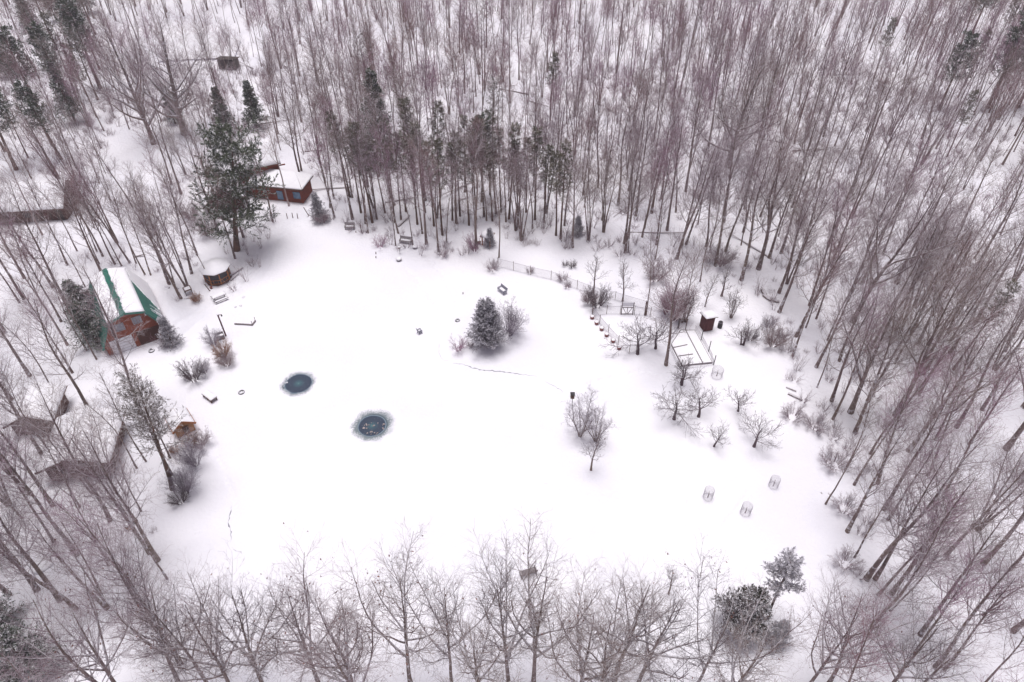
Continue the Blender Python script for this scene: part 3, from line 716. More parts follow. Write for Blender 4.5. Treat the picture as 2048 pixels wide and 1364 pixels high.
def merge_far(rows):
    vs_, qs_, mi_ = [], [], []
    off = 0
    for x, y, k, _ in rows:
        k = 'maple' if k == 'wide' else k
        tr, cr, _m = LOD[k][int(rng.integers(len(LOD[k])))]
        a = rng.random() * 6.28; s = rng.uniform(.62, 1.10); c_, s_ = math.cos(a) * s, math.sin(a) * s
        lx, ly = rng.normal(0, .045, 2); z0 = hz(x, y)
        base = 0 if k in ('maple', 'pole', 'multi') else 2
        for v, q, mi in tr + cr:
            w_ = np.empty_like(v); w_[:, 0] = v[:, 0] * c_ - v[:, 1] * s_ + x + v[:, 2] * lx; w_[:, 1] = v[:, 0] * s_ + v[:, 1] * c_ + y + v[:, 2] * ly; w_[:, 2] = v[:, 2] * s + z0
            vs_.append(w_); qs_.append(q + off); off += len(v)
            mi_.append(np.full(len(q), 0 if mi == 0 else (1 if base == 0 else 2)))
    V, Q, MI = np.concatenate(vs_), np.concatenate(qs_), np.concatenate(mi_)
    me = bpy.data.meshes.new('far_woods')
    me.vertices.add(len(V)); me.vertices.foreach_set('co', V.astype(np.float32).ravel())
    me.loops.add(Q.size); me.loops.foreach_set('vertex_index', Q.astype(np.int32).ravel())
    me.polygons.add(len(Q)); me.polygons.foreach_set('loop_start', (np.arange(len(Q)) * 4).astype(np.int32)); me.polygons.foreach_set('material_index', MI.astype(np.int32))
    me.update(calc_edges=False); me.polygons.foreach_set('use_smooth', np.ones(len(Q), bool))
    for m_ in ('bark', 'twig', 'twig_red'): me.materials.append(M[m_])
    return me
tag(link('far_woods', merge_far(FAR)), 'dense bare mauve winter woods filling the background behind the clearing', 'woods', kind='stuff')
print('TREES near', len(NEAR), 'far', len(FAR), 'pines', len(PINES))

# ------------------------------------------------------------------ undergrowth: brush and whips nobody could count
def undergrowth():
    protos = []
    for h_, s_, n_ in ((1.3, .8, 12), (1.8, .6, 9), (2.6, .35, 6), (.9, 1.0, 14)):
        st, tw = [], []
        sp, sr = [], []
        for s in range(n_):
            a = rng.random() * 6.28; d = s_ * math.sqrt(rng.random())
            p, r = stem_path(h_ * rng.uniform(.5, 1.1), .013, 4, (math.cos(a) * d, math.sin(a) * d), .09, .006, (math.cos(a) * .35 * rng.random(), math.sin(a) * .35 * rng.random(), 0)); p[0, 2] += .2
            sp.append(p); sr.append(r)
        SP, SR = np.array(sp), np.array(sr)
        s1, r1 = grow(SP, SR, 6, .2, 1, (25, 60), .45, 3, up=.03, wig=.12, rr=.8, rtip=.006, lp=.4, rmax=.010, minl=.2)
        v1, q1 = tubes(SP, SR, 3); v2, q2 = tubes(s1, r1, 3)
        protos.append((np.concatenate([v1, v2]), np.concatenate([q1, q2 + len(v1)])))
    n = 7000
    Y = 14 + (150 - 14) * np.sqrt(rng.random(n)); X = rng.uniform(-1, 1, n) * (Y * .66 + 10)
    ins = inpoly(X, Y, CLEAR); ed = seg_dist(X, Y, CLEAR + [CLEAR[0]])
    dens = .5 + .5 * np.sin(X * .21 + 2 * np.sin(Y * .13)) * np.cos(Y * .19 + X * .07)
    keepm = ~ins & ((rng.random(n) < .25 + .6 * dens) | (ed < 2.5)) & ~((Y < 26) & (np.abs(X) < 24))
    vs_, qs_ = [], []; off = 0
    for x, y in zip(X[keepm], Y[keepm]):
        px, py = pj(x, y)
        if blocked(x, y, .4): continue
        if px < 480 and py > 430 and rng.random() < .62: continue
        v, q = protos[int(rng.integers(4))]
        a = rng.random() * 6.28; s = rng.uniform(.6, 1.25); c_, s_ = math.cos(a) * s, math.sin(a) * s
        w_ = np.empty_like(v); w_[:, 0] = v[:, 0] * c_ - v[:, 1] * s_ + x; w_[:, 1] = v[:, 0] * s_ + v[:, 1] * c_ + y; w_[:, 2] = v[:, 2] * s + hz(x, y)
        vs_.append(w_); qs_.append(q + off); off += len(v)
    return np_mesh('undergrowth', [(np.concatenate(vs_), np.concatenate(qs_), 0)], [M['brush']])
tag(link('undergrowth', undergrowth()), 'thin purplish brush and whips on the snowy floor of the woods', 'undergrowth', kind='stuff')

# ------------------------------------------------------------------ pines and other evergreens
PL = {'red_pine': 'slim olive-topped pine', 'big_pine': 'large dark pine', 'scrub_pine': 'ragged olive pine', 'spruce': 'dark narrow fir'}
for x, y, proto, sc, lab, nm, grp, sz in PINES:
    z = zone(x, y)
    put(proto, x, y, 'fir_tree' if proto[0] == 'spruce' else 'pine_tree', lab or f'{PL[proto[0]]} {z}', 'tree', grp or f'{proto[0].replace("_", " ")}s {z}', sc=sc, sz=sz, tilt=rng.normal(0, .02, 2))

def special(px, py, proto, name, label, cat='tree', group=None, sc=1.0, sz=1.0, rz=None, tilt=(0, 0), parts=('trunk', 'crown')):
    p = at(px, py); return put(proto, p[0], p[1], name, label, cat, group, rz, sc, sz, tilt, parts)
special(474, 501, ('white_pine', 0), 'pine_tree', 'huge spreading green pine half hiding the log cabin', sc=1.0, tilt=(0, .19))
special(974, 697, ('spruce', 0), 'spruce_tree', 'dense frosted grey spruce on the snowy island in the clearing', sc=.95)
special(345, 978, ('scrub_pine', 0), 'pine_tree', 'ragged pine beside the low brown cottage, nearer the pond', sc=.98, tilt=(0, .16))
special(342, 950, ('scrub_pine', 1), 'pine_tree', 'ragged flat-topped pine beside the low brown cottage, farther from the pond', sc=.86, tilt=(0, .02))
special(762, 330, ('spruce', 2), 'spruce_tree', 'dark snow-dusted spruce spire rising behind the red pines', sc=1.35)
special(455, 270, ('spruce', 1), 'spruce_tree', 'slim snowy spruce behind the cabin, nearer the huge maples', sc=1.05)
special(515, 255, ('spruce', 1), 'spruce_tree', 'slim dark spruce behind the cabin, farther from the huge maples', sc=1.05)
special(350, 245, ('spruce', 1), 'spruce_tree', 'small dark spruce at the foot of the huge pale maple', sc=.8)
special(640, 440, ('spruce', 4), 'spruce_tree', 'small frosted spruce just right of the log cabin', sc=1.0)
special(345, 690, ('spruce', 4), 'fir_tree', 'small grey-green fir at the right corner of the gambrel barn', sc=.98)
special(198, 692, ('hemlock', 0), 'hemlock_tree', 'snowy hemlock pressed against the left side of the gambrel barn', sc=.95)
special(184, 652, ('hemlock', 0), 'hemlock_tree', 'olive hemlock behind the left corner of the gambrel barn', sc=1.05)
special(1463, 1260, ('spruce', 3), 'spruce_tree', 'lopsided snow-laden spruce standing alone in the near right', sc=1.05, tilt=(0, .12))
special(1533, 1237, ('thin_pine', 0), 'pine_tree', 'slender pine with frosted tufts leaning over the lopsided spruce', sc=1.05)
special(1548, 1285, ('spruce', 4), 'spruce_tree', 'thin brushy young spruce at the foot of the slender pine', sc=.8)
special(1155, 470, ('spruce', 4), 'spruce_tree', 'low frosted spruce at the back of the vegetable rows', sc=.7)
special(980, 493, ('spruce', 4), 'spruce_tree', 'small dark bushy spruce beside the snow-domed shed', sc=.65)
for i, (a, b, s) in enumerate([(-5, 1265, 1.0), (75, 1345, 1.1), (-20, 1350, 1.1)]):
    special(a, b, ('hemlock', 0), 'hemlock_tree', ['dark hemlock bough reaching in over the near left edge', 'broad grey-green hemlock in the near left corner', 'grey-green hemlock half outside the near left corner'][i], sc=s)
special(1975, 215, ('big_pine', 0), 'pine_tree', 'dark round-topped pine standing high in the far right woods', sc=1.0)
special(2035, 215, ('big_pine', 0), 'pine_tree', 'dark pine at the far right edge beside the round-topped pine', sc=.95)
# notable bare trees
PT['huge', 0] = mk('huge_a', bare_tree(19.5, .34, 1, .14, 16, .34, (28, 62), .08, 16, 8, 4, forks=10, fang=(22, 58), crook=.14, twr=.011, dsub=2.2, wig=.03))
PT['huge', 1] = mk('huge_b', bare_tree(18.0, .46, 1, .12, 14, .36, (35, 72), .05, 16, 8, 3, forks=12, fang=(30, 72), crook=.22, twr=.012, dsub=2.0, wig=.05, barkmat='bark_pale'))
special(308, 288, ('huge', 0), 'bare_tree', 'huge wide-forking maple behind the cabin, the nearer of a pair', sc=1.12)
special(370, 268, ('huge', 1), 'bare_tree', 'huge pale crooked maple behind the cabin, the farther of a pair', sc=1.15)
special(1455, 335, ('huge', 1), 'bare_tree', 'giant maple with snow-lined limbs deep in the woods above the garden', sc=1.0)
PT['birch', 0] = mk('birch', bare_tree(15, .11, 1, .45, 13, .26, (22, 42), .16, 9, 7, 3, twmat='twig_pale', barkmat='twig_pale'))
special(578, 412, ('birch', 0), 'birch_tree', 'pale leaning birch in front of the log cabin', tilt=(.02, -.02))
special(135, 690, ('birch', 0), 'birch_tree', 'pale birch left of the gambrel barn', sc=1.1)
special(85, 470, ('birch', 0), 'birch_tree', 'pale forked birch in front of the long cabin', sc=1.0)
# near row along the bottom of the picture
FR = [(640, 1375, 0, .95, (0, .02)), (822, 1372, 0, .98, (0, .01)), (905, 1380, 2, .95, (0, 0)), (1018, 1382, 4, .95, (0, -.02)), (1066, 1375, 3, 1.0, (0, .01)), (1228, 1372, 1, .93, (0, -.02)), (1268, 1390, 4, .95, (0, .02)),
      (360, 1375, 3, .95, (0, .16)), (430, 1395, 2, 1.0, (0, .06)), (1600, 1395, 0, .80, (0, .03)), (1655, 1372, 1, .80, (0, -.06)), (540, 1400, 4, .98, (0, .02)), (720, 1415, 3, .95, (0, 0)), (1150, 1425, 0, .92, (0, 0)),
      (1380, 1400, 2, .9, (0, 0)), (1430, 1460, 3, .9, (0, 0)), (250, 1400, 0, .95, (0, .1)), (1760, 1400, 4, .85, (0, -.05)),
      (480, 1412, 3, .92, (0, .04)), (735, 1440, 0, .95, (0, -.02)), (965, 1430, 1, .92, (0, 0)), (1185, 1440, 3, .95, (0, 0))]
FL = ['dotted with dead leaves left of the near row', 'with wide open fork in the near row below the pond', 'narrow, beside the wide-forked maple of the near row', 'dark, rounded, behind the leaning bench', 'with fan of long limbs over the leaning bench',
      'with tall twin fans right of the leaning bench', 'with wide low limbs right of the twin-fanned one', 'leaning over the near left bank', 'slim, on the near left bank beside the leaning one', 'leafy, below the lopsided snowy spruce',
      'forked, right of the lopsided snowy spruce', 'low and rounded at the left end of the near row', 'half hidden at the bottom between the first two of the near row', 'half hidden at the bottom under the leaning bench', 'thin, between the twin fans and the lopsided spruce', 'just below the trunk of the lopsided spruce', 'crowded against the near left hemlocks', 'low in the near right corner', 'second low one at the left end of the near row', 'low, under the wide open fork', 'hidden between narrow and dark rounded ones', 'low, in the gap right of the leaning bench']
for (a, b, v, s, tl), lb in zip(FR, FL): special(a, b, ('front', v), 'bare_tree', 'bare maple ' + lb, sc=s * .94, tilt=tl)
special(1222, 1305, ('orchard', 2), 'sapling', 'small upright sapling under the near maples, lower of two', sc=.8)
special(1337, 1188, ('orchard', 2), 'sapling', 'bushy upright sapling beyond the near maples, upper of two', sc=.72)
# fruit trees and garden trees
for (a, b, v, s, lb) in [(1362, 768, 2, 1.0, 'leaning fruit tree just below the raised bed'), (1348, 838, 0, 1.1, 'wide fruit tree, left of a touching pair'), (1397, 833, 0, 1.0, 'wide fruit tree, right of a touching pair'),
                         (1476, 822, 1, .85, 'upright fruit tree beside the touching pair'), (1428, 893, 1, .75, 'smallest frosted fruit tree of the orchard'), (1508, 893, 0, .95, 'fan-shaped fruit tree nearest the cages'),
                         (1275, 708, 0, 1.15, 'spreading fruit tree at the fence corner'), (1311, 697, 1, 1.2, 'upright fruit tree inside the garden fence'), (1484, 690, 2, .9, 'low fruit tree below the outhouse path')]:
    special(a, b, ('apple', v), 'fruit_tree', lb, 'fruit tree', 'fruit trees of the orchard and garden', sc=s * 1.18)
for (a, b, v, s, lb) in [(1245, 602, 2, 1.0, 'slim garden tree beside the wooden gate'), (1187, 585, 2, .95, 'thin tall sapling at the fence bend'), (1443, 592, 0, .9, 'old crooked fruit tree above the outhouse'),
                         (1462, 635, 1, .8, 'forked tree right of the outhouse'), (1370, 643, 1, .95, 'many-limbed tree above the raised bed'), (1410, 613, 2, .8, 'leaning thin tree above the outhouse')]:
    special(a, b, ('orchard', v), 'bare_tree', lb, 'tree', sc=s)
special(1182, 940, ('orchard', 2), 'bare_tree', 'single-trunked tree in front of the clump with the owl box', sc=.92)
special(1160, 872, ('clump', 0), 'bare_tree', 'many-stemmed tree behind the single-trunked one in the clearing', sc=.88, rz=.4)
special(1192, 882, ('clump', 0), 'bare_tree', 'second stem cluster in the clearing clump, on its right', sc=.80, rz=2.6)
# shrubs
SH = [(1018, 672, 7, 1.35, 'feathery frosted shrub behind the island spruce'), (917, 702, 1, .95, 'reddish open shrub left of the island spruce'), (940, 697, 4, .55, 'tiny frosted shrub between spruce and red shrub'),
      (395, 603, 6, .75, 'rust-brown bush by the picnic table'), (447, 712, 6, 1.15, 'rust-brown bush beside the lamp post'), (428, 690, 0, .9, 'pale feathery shrub behind the rust-brown bush'), (455, 730, 3, .8, 'round purplish bush in front of the lamp post'),
      (388, 760, 2, 1.35, 'dark open shrub between barn and pond table'), (410, 745, 0, .8, 'small frosted shrub beside the dark open shrub'),
      (385, 892, 6, .9, 'orange-leaved bush under the ragged pines'), (352, 905, 6, .6, 'small orange bush below the orange-leaved bush'), (402, 893, 3, .9, 'tangled bush on the pond bank'), (372, 985, 7, 1.0, 'tall fanning shrub on the pond bank'), (392, 930, 7, 1.0, 'fanning shrub reaching out over the pond'), (362, 1005, 2, .9, 'low dark shrub at the foot of the tall fanning one'),
      (1350, 640, 5, 1.15, 'tall rust-brown tangle in the middle of the garden'), (1330, 628, 5, .8, 'thin brown tangle left of the tall garden tangle'), (1195, 612, 2, 1.45, 'dark shrub at the fence bend'), (1178, 605, 3, .9, 'tangled low shrub outside the fence bend'),
      (1545, 690, 3, 1.25, 'mounded purplish bush at the edge below the firewood heap'), (1535, 655, 0, .7, 'pale mounded bush above the purplish one'), (1585, 835, 8, 1.1, 'sweeping shrub beside the fallen log'), (1500, 680, 2, .9, 'low spreading shrub between outhouse and woods'),
      (1310, 560, 3, 1.3, 'wide tangle at the back of the garden'), (1440, 530, 3, 1.3, 'wide tangle under the woods above the fruit trees'), (1125, 560, 4, .8, 'low brush along the wire fence, middle'), (1135, 575, 4, .6, 'small brush along the wire fence, lower'), (1060, 545, 4, .6, 'small brush along the wire fence, upper'), (985, 540, 4, 1.0, 'low brush at the upper end of the wire fence'),
      (950, 500, 1, 1.2, 'sprawling bare shrub left of the snow-domed shed'), (885, 512, 4, 1.0, 'low brush at the head of the pond'), (645, 445, 3, .85, 'dark brush under the small frosted spruce'), (760, 495, 1, .9, 'weedy stalks between bench and planters'),
      (1690, 1020, 8, 1.2, 'sweeping brush on the edge below the cages'), (1665, 930, 8, 1.3, 'sweeping brush on the edge beside the cages'), (1630, 855, 8, 1.2, 'sweeping brush on the edge by the fruit trees'), (1690, 1130, 8, 1.1, 'low brush on the edge above the lopsided spruce'), (1130, 532, 2, .42, 'small dark evergreen tuft in the vegetable rows, smaller'), (1145, 535, 2, .55, 'dark upright tuft in the vegetable rows, larger'),
      (322, 686, 1, .8, 'bare brown shrub against the barn front'), (420, 470, 3, 1.4, 'rust brush beside the log cabin'), (385, 440, 3, 1.3, 'tangled brush left of the log cabin')]
for a, b, v, s, lb in SH: special(a, b, ('shrub', v), 'shrub', lb, 'shrub', sc=s, parts=('stems', 'twigs'))
# ------------------------------------------------------------------ solid building blocks
class MB:
    def __init__(s): s.v = []; s.f = []
    def add(s, vs_, fs):
        o = len(s.v); s.v += [tuple(map(float, q)) for q in vs_]; s.f += [tuple(i + o for i in q) for q in fs]; return s
    def box(s, c, d, rz=0.0, rx=0.0, ry=0.0):
        R = Matrix.Rotation(rz, 3, 'Z') @ Matrix.Rotation(ry, 3, 'Y') @ Matrix.Rotation(rx, 3, 'X')
        vs_ = [Vector(c) + R @ Vector((sx * d[0] / 2, sy * d[1] / 2, sz * d[2] / 2)) for sz in (-1, 1) for sx, sy in ((-1, -1), (1, -1), (1, 1), (-1, 1))]
        return s.add(vs_, [(3, 2, 1, 0), (4, 5, 6, 7), (0, 1, 5, 4), (1, 2, 6, 5), (2, 3, 7, 6), (3, 0, 4, 7)])
    def prism(s, prof, y0, y1, ax='y'):
        n = len(prof)
        P = (lambda a, z, y: (a, y, z)) if ax == 'y' else (lambda a, z, y: (y, a, z))
        vs_ = [P(a, z, y0) for a, z in prof] + [P(a, z, y1) for a, z in prof]
        return s.add(vs_, [tuple(range(n))[::-1] if ax == 'y' else tuple(range(n)), tuple(range(n, 2 * n)) if ax == 'y' else tuple(range(n, 2 * n))[::-1]] + [(i, (i + 1) % n, n + (i + 1) % n, n + i) for i in range(n)])
    def tube(s, pts, r, S=6, caps=True):
        P = np.array(pts, float)[None]; R = np.full((1, len(pts)), r) if np.isscalar(r) else np.array(r, float)[None]
        v, q = tubes(P, R, S); s.add(v, q)
        if caps:
            o = len(s.v) - len(v); s.f.append(tuple(o + i for i in range(S))); s.f.append(tuple(len(s.v) - 1 - i for i in range(S)))
        return s
    def cyl(s, c, r, h, S=16, r2=None): return s.tube([(c[0], c[1], c[2]), (c[0], c[1], c[2] + h)], [r, r if r2 is None else r2], S)
    def dome(s, c, r, h, S=16, rings=5, noise=.0):
        vs_ = []; fs = []
        for k in range(rings):
            a = k / rings * PI / 2
            for i in range(S):
                t = i / S * 2 * PI; q = 1 + noise * random.uniform(-1, 1)
                vs_.append((c[0] + r * math.cos(a) * math.cos(t) * q, c[1] + r * math.cos(a) * math.sin(t) * q, c[2] + h * math.sin(a)))
        vs_.append((c[0], c[1], c[2] + h))
        for k in range(rings - 1):
            for i in range(S): fs.append((k * S + i, k * S + (i + 1) % S, (k + 1) * S + (i + 1) % S, (k + 1) * S + i))
        for i in range(S): fs.append(((rings - 1) * S + i, (rings - 1) * S + (i + 1) % S, len(vs_) - 1))
        fs.append(tuple(range(S))[::-1])
        return s.add(vs_, fs)
    def torus(s, c, R, r, S=20, s2=8, flat=1.0):
        vs_, fs = [], []
        for i in range(S):
            t = i / S * 2 * PI
            for j in range(s2):
                a = j / s2 * 2 * PI
                vs_.append((c[0] + (R + r * math.cos(a)) * math.cos(t), c[1] + (R + r * math.cos(a)) * math.sin(t), c[2] + r * math.sin(a) * flat))
        for i in range(S):
            for j in range(s2): fs.append((i * s2 + j, ((i + 1) % S) * s2 + j, ((i + 1) % S) * s2 + (j + 1) % s2, i * s2 + (j + 1) % s2))
        return s.add(vs_, fs)
    def build(s, name, m, parent=None, bevel=0.0, smooth=False, label=None):
        me = bpy.data.meshes.new(name); me.from_pydata(s.v, [], s.f); me.update()
        bm = bmesh.new(); bm.from_mesh(me); bmesh.ops.recalc_face_normals(bm, faces=bm.faces[:]); bm.to_mesh(me); bm.free()
        me.materials.append(M[m] if isinstance(m, str) else m)
        me.polygons.foreach_set('use_smooth', np.full(len(me.polygons), smooth))
        o = link(name, me, parent)
        if bevel:
            b = o.modifiers.new('bevel', 'BEVEL'); b.width = bevel; b.segments = 2; b.limit_method = 'ANGLE'
        if label: o['label'] = label
        return o

def slab(mb, p0, p1, y0, y1, th, ax='y'):
    """a sloping sheet: from (a,z) p0 to p1, of thickness th upward, along the axis from y0 to y1"""
    a0, z0 = p0; a1, z1 = p1
    n = np.array([-(z1 - z0), a1 - a0], float); n /= np.linalg.norm(n)
    if n[1] < 0: n = -n
    n *= th
    return mb.prism([(a0, z0), (a1, z1), (a1 + n[0], z1 + n[1]), (a0 + n[0], z0 + n[1])], y0, y1, ax)

def snow_sheet(name, p0, p1, y0, y1, th, parent, rag0=0, rag1=0, ragy=0, n=26, ax='y'):
    """an uneven blanket of snow on a roof slope, with ragged edges and rounded rim"""
    a0, z0 = p0; a1, z1 = p1
    nm = np.array([-(z1 - z0), a1 - a0], float); nm /= np.linalg.norm(nm)
    if nm[1] < 0: nm = -nm
    m = 9; V = []; F = []
    e0 = rng.normal(0, 1, n); e1 = rng.normal(0, 1, n); ey0 = rng.normal(0, 1, m); ey1 = rng.normal(0, 1, m)
    for layer in (0, 1):
        for i in range(n):
            for j in range(m):
                t = j / (m - 1); u = i / (n - 1)
                ta = t + (1 - t) * rag0 * abs(e0[i]) - t * rag1 * abs(e1[i])
                yy = y0 + (y1 - y0) * u + ragy * ((1 - u) * abs(ey0[j]) - u * abs(ey1[j]))
                edge = min(min(t, 1 - t) * 5, min(u, 1 - u) * 9, 1.0)
                hh = .012 if layer == 0 else .03 + th * math.sqrt(max(edge, 0)) * (1 + .18 * math.sin(yy * 1.9 + j) * math.cos(t * 5 + yy))
                a = a0 + (a1 - a0) * ta + nm[0] * hh; z = z0 + (z1 - z0) * ta + nm[1] * hh
                V.append((a, yy, z) if ax == 'y' else (yy, a, z))
    q = n * m
    for i in range(n - 1):
        for j in range(m - 1):
            b = i * m + j; F.append((b, b + m, b + m + 1, b + 1)); F.append((q + b, q + b + 1, q + b + m + 1, q + b + m))
    for i in range(n - 1):
        for j in (0, m - 1): b = i * m + j; F.append((b, b + m, q + b + m, q + b))
    for j in range(m - 1):
        for i in (0, n - 1): b = i * m + j; F.append((b, b + 1, q + b + 1, q + b))
    mb = MB(); mb.add(V, F); return mb.build(name, 'snow', parent, smooth=True)

def window(parent, c, wdt, hgt_, face, frame='greytrim', pane='greypane', bars=(1, 1), t=.09):
    """a window on a wall: centre c, face = 'x+','x-','y-'; frame with its pane as a sub-part"""
    fr, pn = MB(), MB()
    def bx(mb, du, dz, su, sz, out, th):
        if face[0] == 'y': mb.box((c[0] + du, c[1] - out, c[2] + dz), (su, th, sz))
        else:
            sgn = 1 if face[1] == '+' else -1
            mb.box((c[0] + sgn * out, c[1] + du, c[2] + dz), (th, su, sz))
    bx(fr, -wdt / 2 + t / 2, 0, t, hgt_, .03, .07); bx(fr, wdt / 2 - t / 2, 0, t, hgt_, .03, .07)
    bx(fr, 0, hgt_ / 2 - t / 2, wdt - 2 * t, t, .03, .068); bx(fr, 0, -hgt_ / 2 + t / 2, wdt - 2 * t, t, .03, .068)
    for k in range(1, bars[0]): bx(fr, -wdt / 2 + wdt * k / bars[0], 0, .05, hgt_ - 2 * t, .028, .05)
    for k in range(1, bars[1]): bx(fr, 0, -hgt_ / 2 + hgt_ * k / bars[1], wdt - 2 * t, .05, .026, .046)
    f = fr.build('window', frame, parent)
    bx(pn, 0, 0, wdt - 2 * t, hgt_ - 2 * t, .012, .03)
    pn.build('pane', pane, f)
    return f

# ------------------------------------------------------------------ the gambrel barn
def barn():
    ang = math.atan2(BU[1], BU[0])
    t = thing('barn', 'red board gambrel barn with green metal roof half under snow', 'barn', (BM[0], BM[1], hz(*BM)), ang)
    W_, D = 3.4, 9.8; EV, KN, PK = (3.62, 1.55), (2.0, 4.72), 5.42
    prof = [(-W_, -.4), (W_, -.4), (W_, 1.95), (1.93, 4.62), (0, 5.30), (-1.93, 4.62), (-W_, 1.95)]
    MB().prism(prof, 0, D).build('wall', 'redboard', t)
    bt = MB()
    for k in range(-11, 12):
        x = k * .3
        top = 5.30 - abs(x) * .352 if abs(x) < 1.93 else 4.62 - (abs(x) - 1.93) * 1.81
        bt.box((x, -.012, (top - .1) / 2), (.035, .03, top - .1))
    bt.build('batten', 'redboard', t)
    rf = MB()
    y0, y1 = -.35, D + .35
    for sgn in (-1, 1):
        slab(rf, (sgn * 0.0, PK), (sgn * KN[0], KN[1]), y0, y1, .06)
        slab(rf, (sgn * KN[0], KN[1]), (sgn * EV[0], EV[1]), y0, y1, .06)
        for k in range(24):
            y = y0 + (y1 - y0) * (k + .5) / 24
            slab(rf, (sgn * KN[0], KN[1] + .02), (sgn * EV[0], EV[1] + .02), y - .02, y + .02, .085)
            slab(rf, (sgn * .02, PK + .02), (sgn * KN[0], KN[1] + .02), y - .02, y + .02, .085)
    roof = rf.build('roof', 'green', t)
    tr = MB()
    for sgn in (-1, 1):
        slab(tr, (sgn * .0, PK - .17), (sgn * KN[0], KN[1] - .17), y0 - .05, y0 - .005, .22)
        slab(tr, (sgn * KN[0], KN[1] - .17), (sgn * EV[0], EV[1] - .17), y0 - .05, y0 - .005, .22)
    tr.build('barge_board', 'green', t)
    snow_sheet('roof_snow', (-.42, PK - .09), (-KN[0] - .12, KN[1] + .07), y0 + .02, y1 - .05, .20, roof, .04, .0)
    snow_sheet('roof_snow', (.04, PK + .05), (KN[0] + .12, KN[1] + .07), y0 + .02, y1 - .05, .20, roof, .05, .0)
    # snow still clinging to the back of the steep right slope
    V = []; F = []; n = 22
    for i in range(n):
        y = 3.4 + (y1 - .05 - 3.4) * i / (n - 1); cut = np.clip((y - 3.4) / 3.6, 0, 1); s0 = 1 - cut + abs(rng.normal(0, .03))
        for tt in (min(s0, .98), 1.04):
            a = KN[0] + (EV[0] - KN[0]) * tt; z = KN[1] + (EV[1] - KN[1]) * tt
            V += [(a + .06, y, z + .03), (a + .16, y, z + .09)]
    for i in range(n - 1):
        b = i * 4; F += [(b + 1, b + 3, b + 7, b + 5), (b, b + 1, b + 5, b + 4), (b + 2, b + 3, b + 7, b + 6), (b, b + 2, b + 6, b + 4)]
    F += [(0, 1, 3, 2), (n * 4 - 4, n * 4 - 3, n * 4 - 1, n * 4 - 2)]
    MB().add(V, F).build('roof_snow', 'snow', roof, smooth=False)
    for k in range(9):
        y = rng.uniform(.1, 3.6); ln = rng.uniform(.25, .6)
        mb = MB(); a0 = 1 - ln * rng.uniform(.5, 1)
        slab(mb, (KN[0] + (EV[0] - KN[0]) * a0 + .06, KN[1] + (EV[1] - KN[1]) * a0 + .05), (EV[0] + .08, EV[1] + .03), y, y + rng.uniform(.06, .16), .06); mb.build('roof_snow', 'snow', roof)
    window(t, (-1.05, 0, 3.55), 1.05, 1.05, 'y-', 'greytrim', 'greypane', t=.05)
    window(t, (.95, 0, 3.75), 1.05, 1.05, 'y-', 'greytrim', 'greypane', t=.05)
    d = MB().box((-1.55, -.035, 1.0), (2.55, .06, 2.1)).build('garage_door', 'white', t)
    pb = MB()
    for k in range(5): pb.box((-1.55, -.072, .05 + .42 * k), (2.5, .02, .035))
    pb.build('panel_seam', 'greytrim', d)
    d2 = MB().box((1.55, -.035, 1.0), (2.6, .06, 2.1)).build('garage_door', 'brownwall', t, label='dark brown door behind bare shrubs')
    MB().box((-.05, -.03, 1.1), (.22, .075, 2.2)).build('post', 'redboard', t)
    l = MB().box((2.05, -.12, 4.15), (.16, .18, .2)).build('lamp', 'white', t)
barn()

def gable_roof(t, W_, D, ev, pk, over, wallm, roofm, th=.16, fascia='woodbrown', snow=True, ridge='y', base=-.5, windows=()):
    """a gabled block centred on its front: ridge runs back along y"""
    MB().prism([(-W_, base), (W_, base), (W_, ev), (0, pk), (-W_, ev)], 0, D).build('wall', wallm, t)
    s = (pk - ev) / W_
    rf = MB()
    for sg in (-1, 1): slab(rf, (sg * .0, pk + .02), (sg * (W_ + over), ev + .02 - over * s), -over, D + over, .10)
    r = rf.build('roof', roofm, t)
    if snow:
        for sg in (-1, 1): snow_sheet('roof_snow', (sg * .0, pk + .12), (sg * (W_ + over), ev + .12 - over * s), -over, D + over, th, r, 0, .01)
    fb = MB()
    for sg in (-1, 1): slab(fb, (sg * .0, pk - .13), (sg * (W_ + over), ev - .13 - over * s), -over - .035, -over - .004, .24)
    fb.build('fascia', fascia, r)
    return r

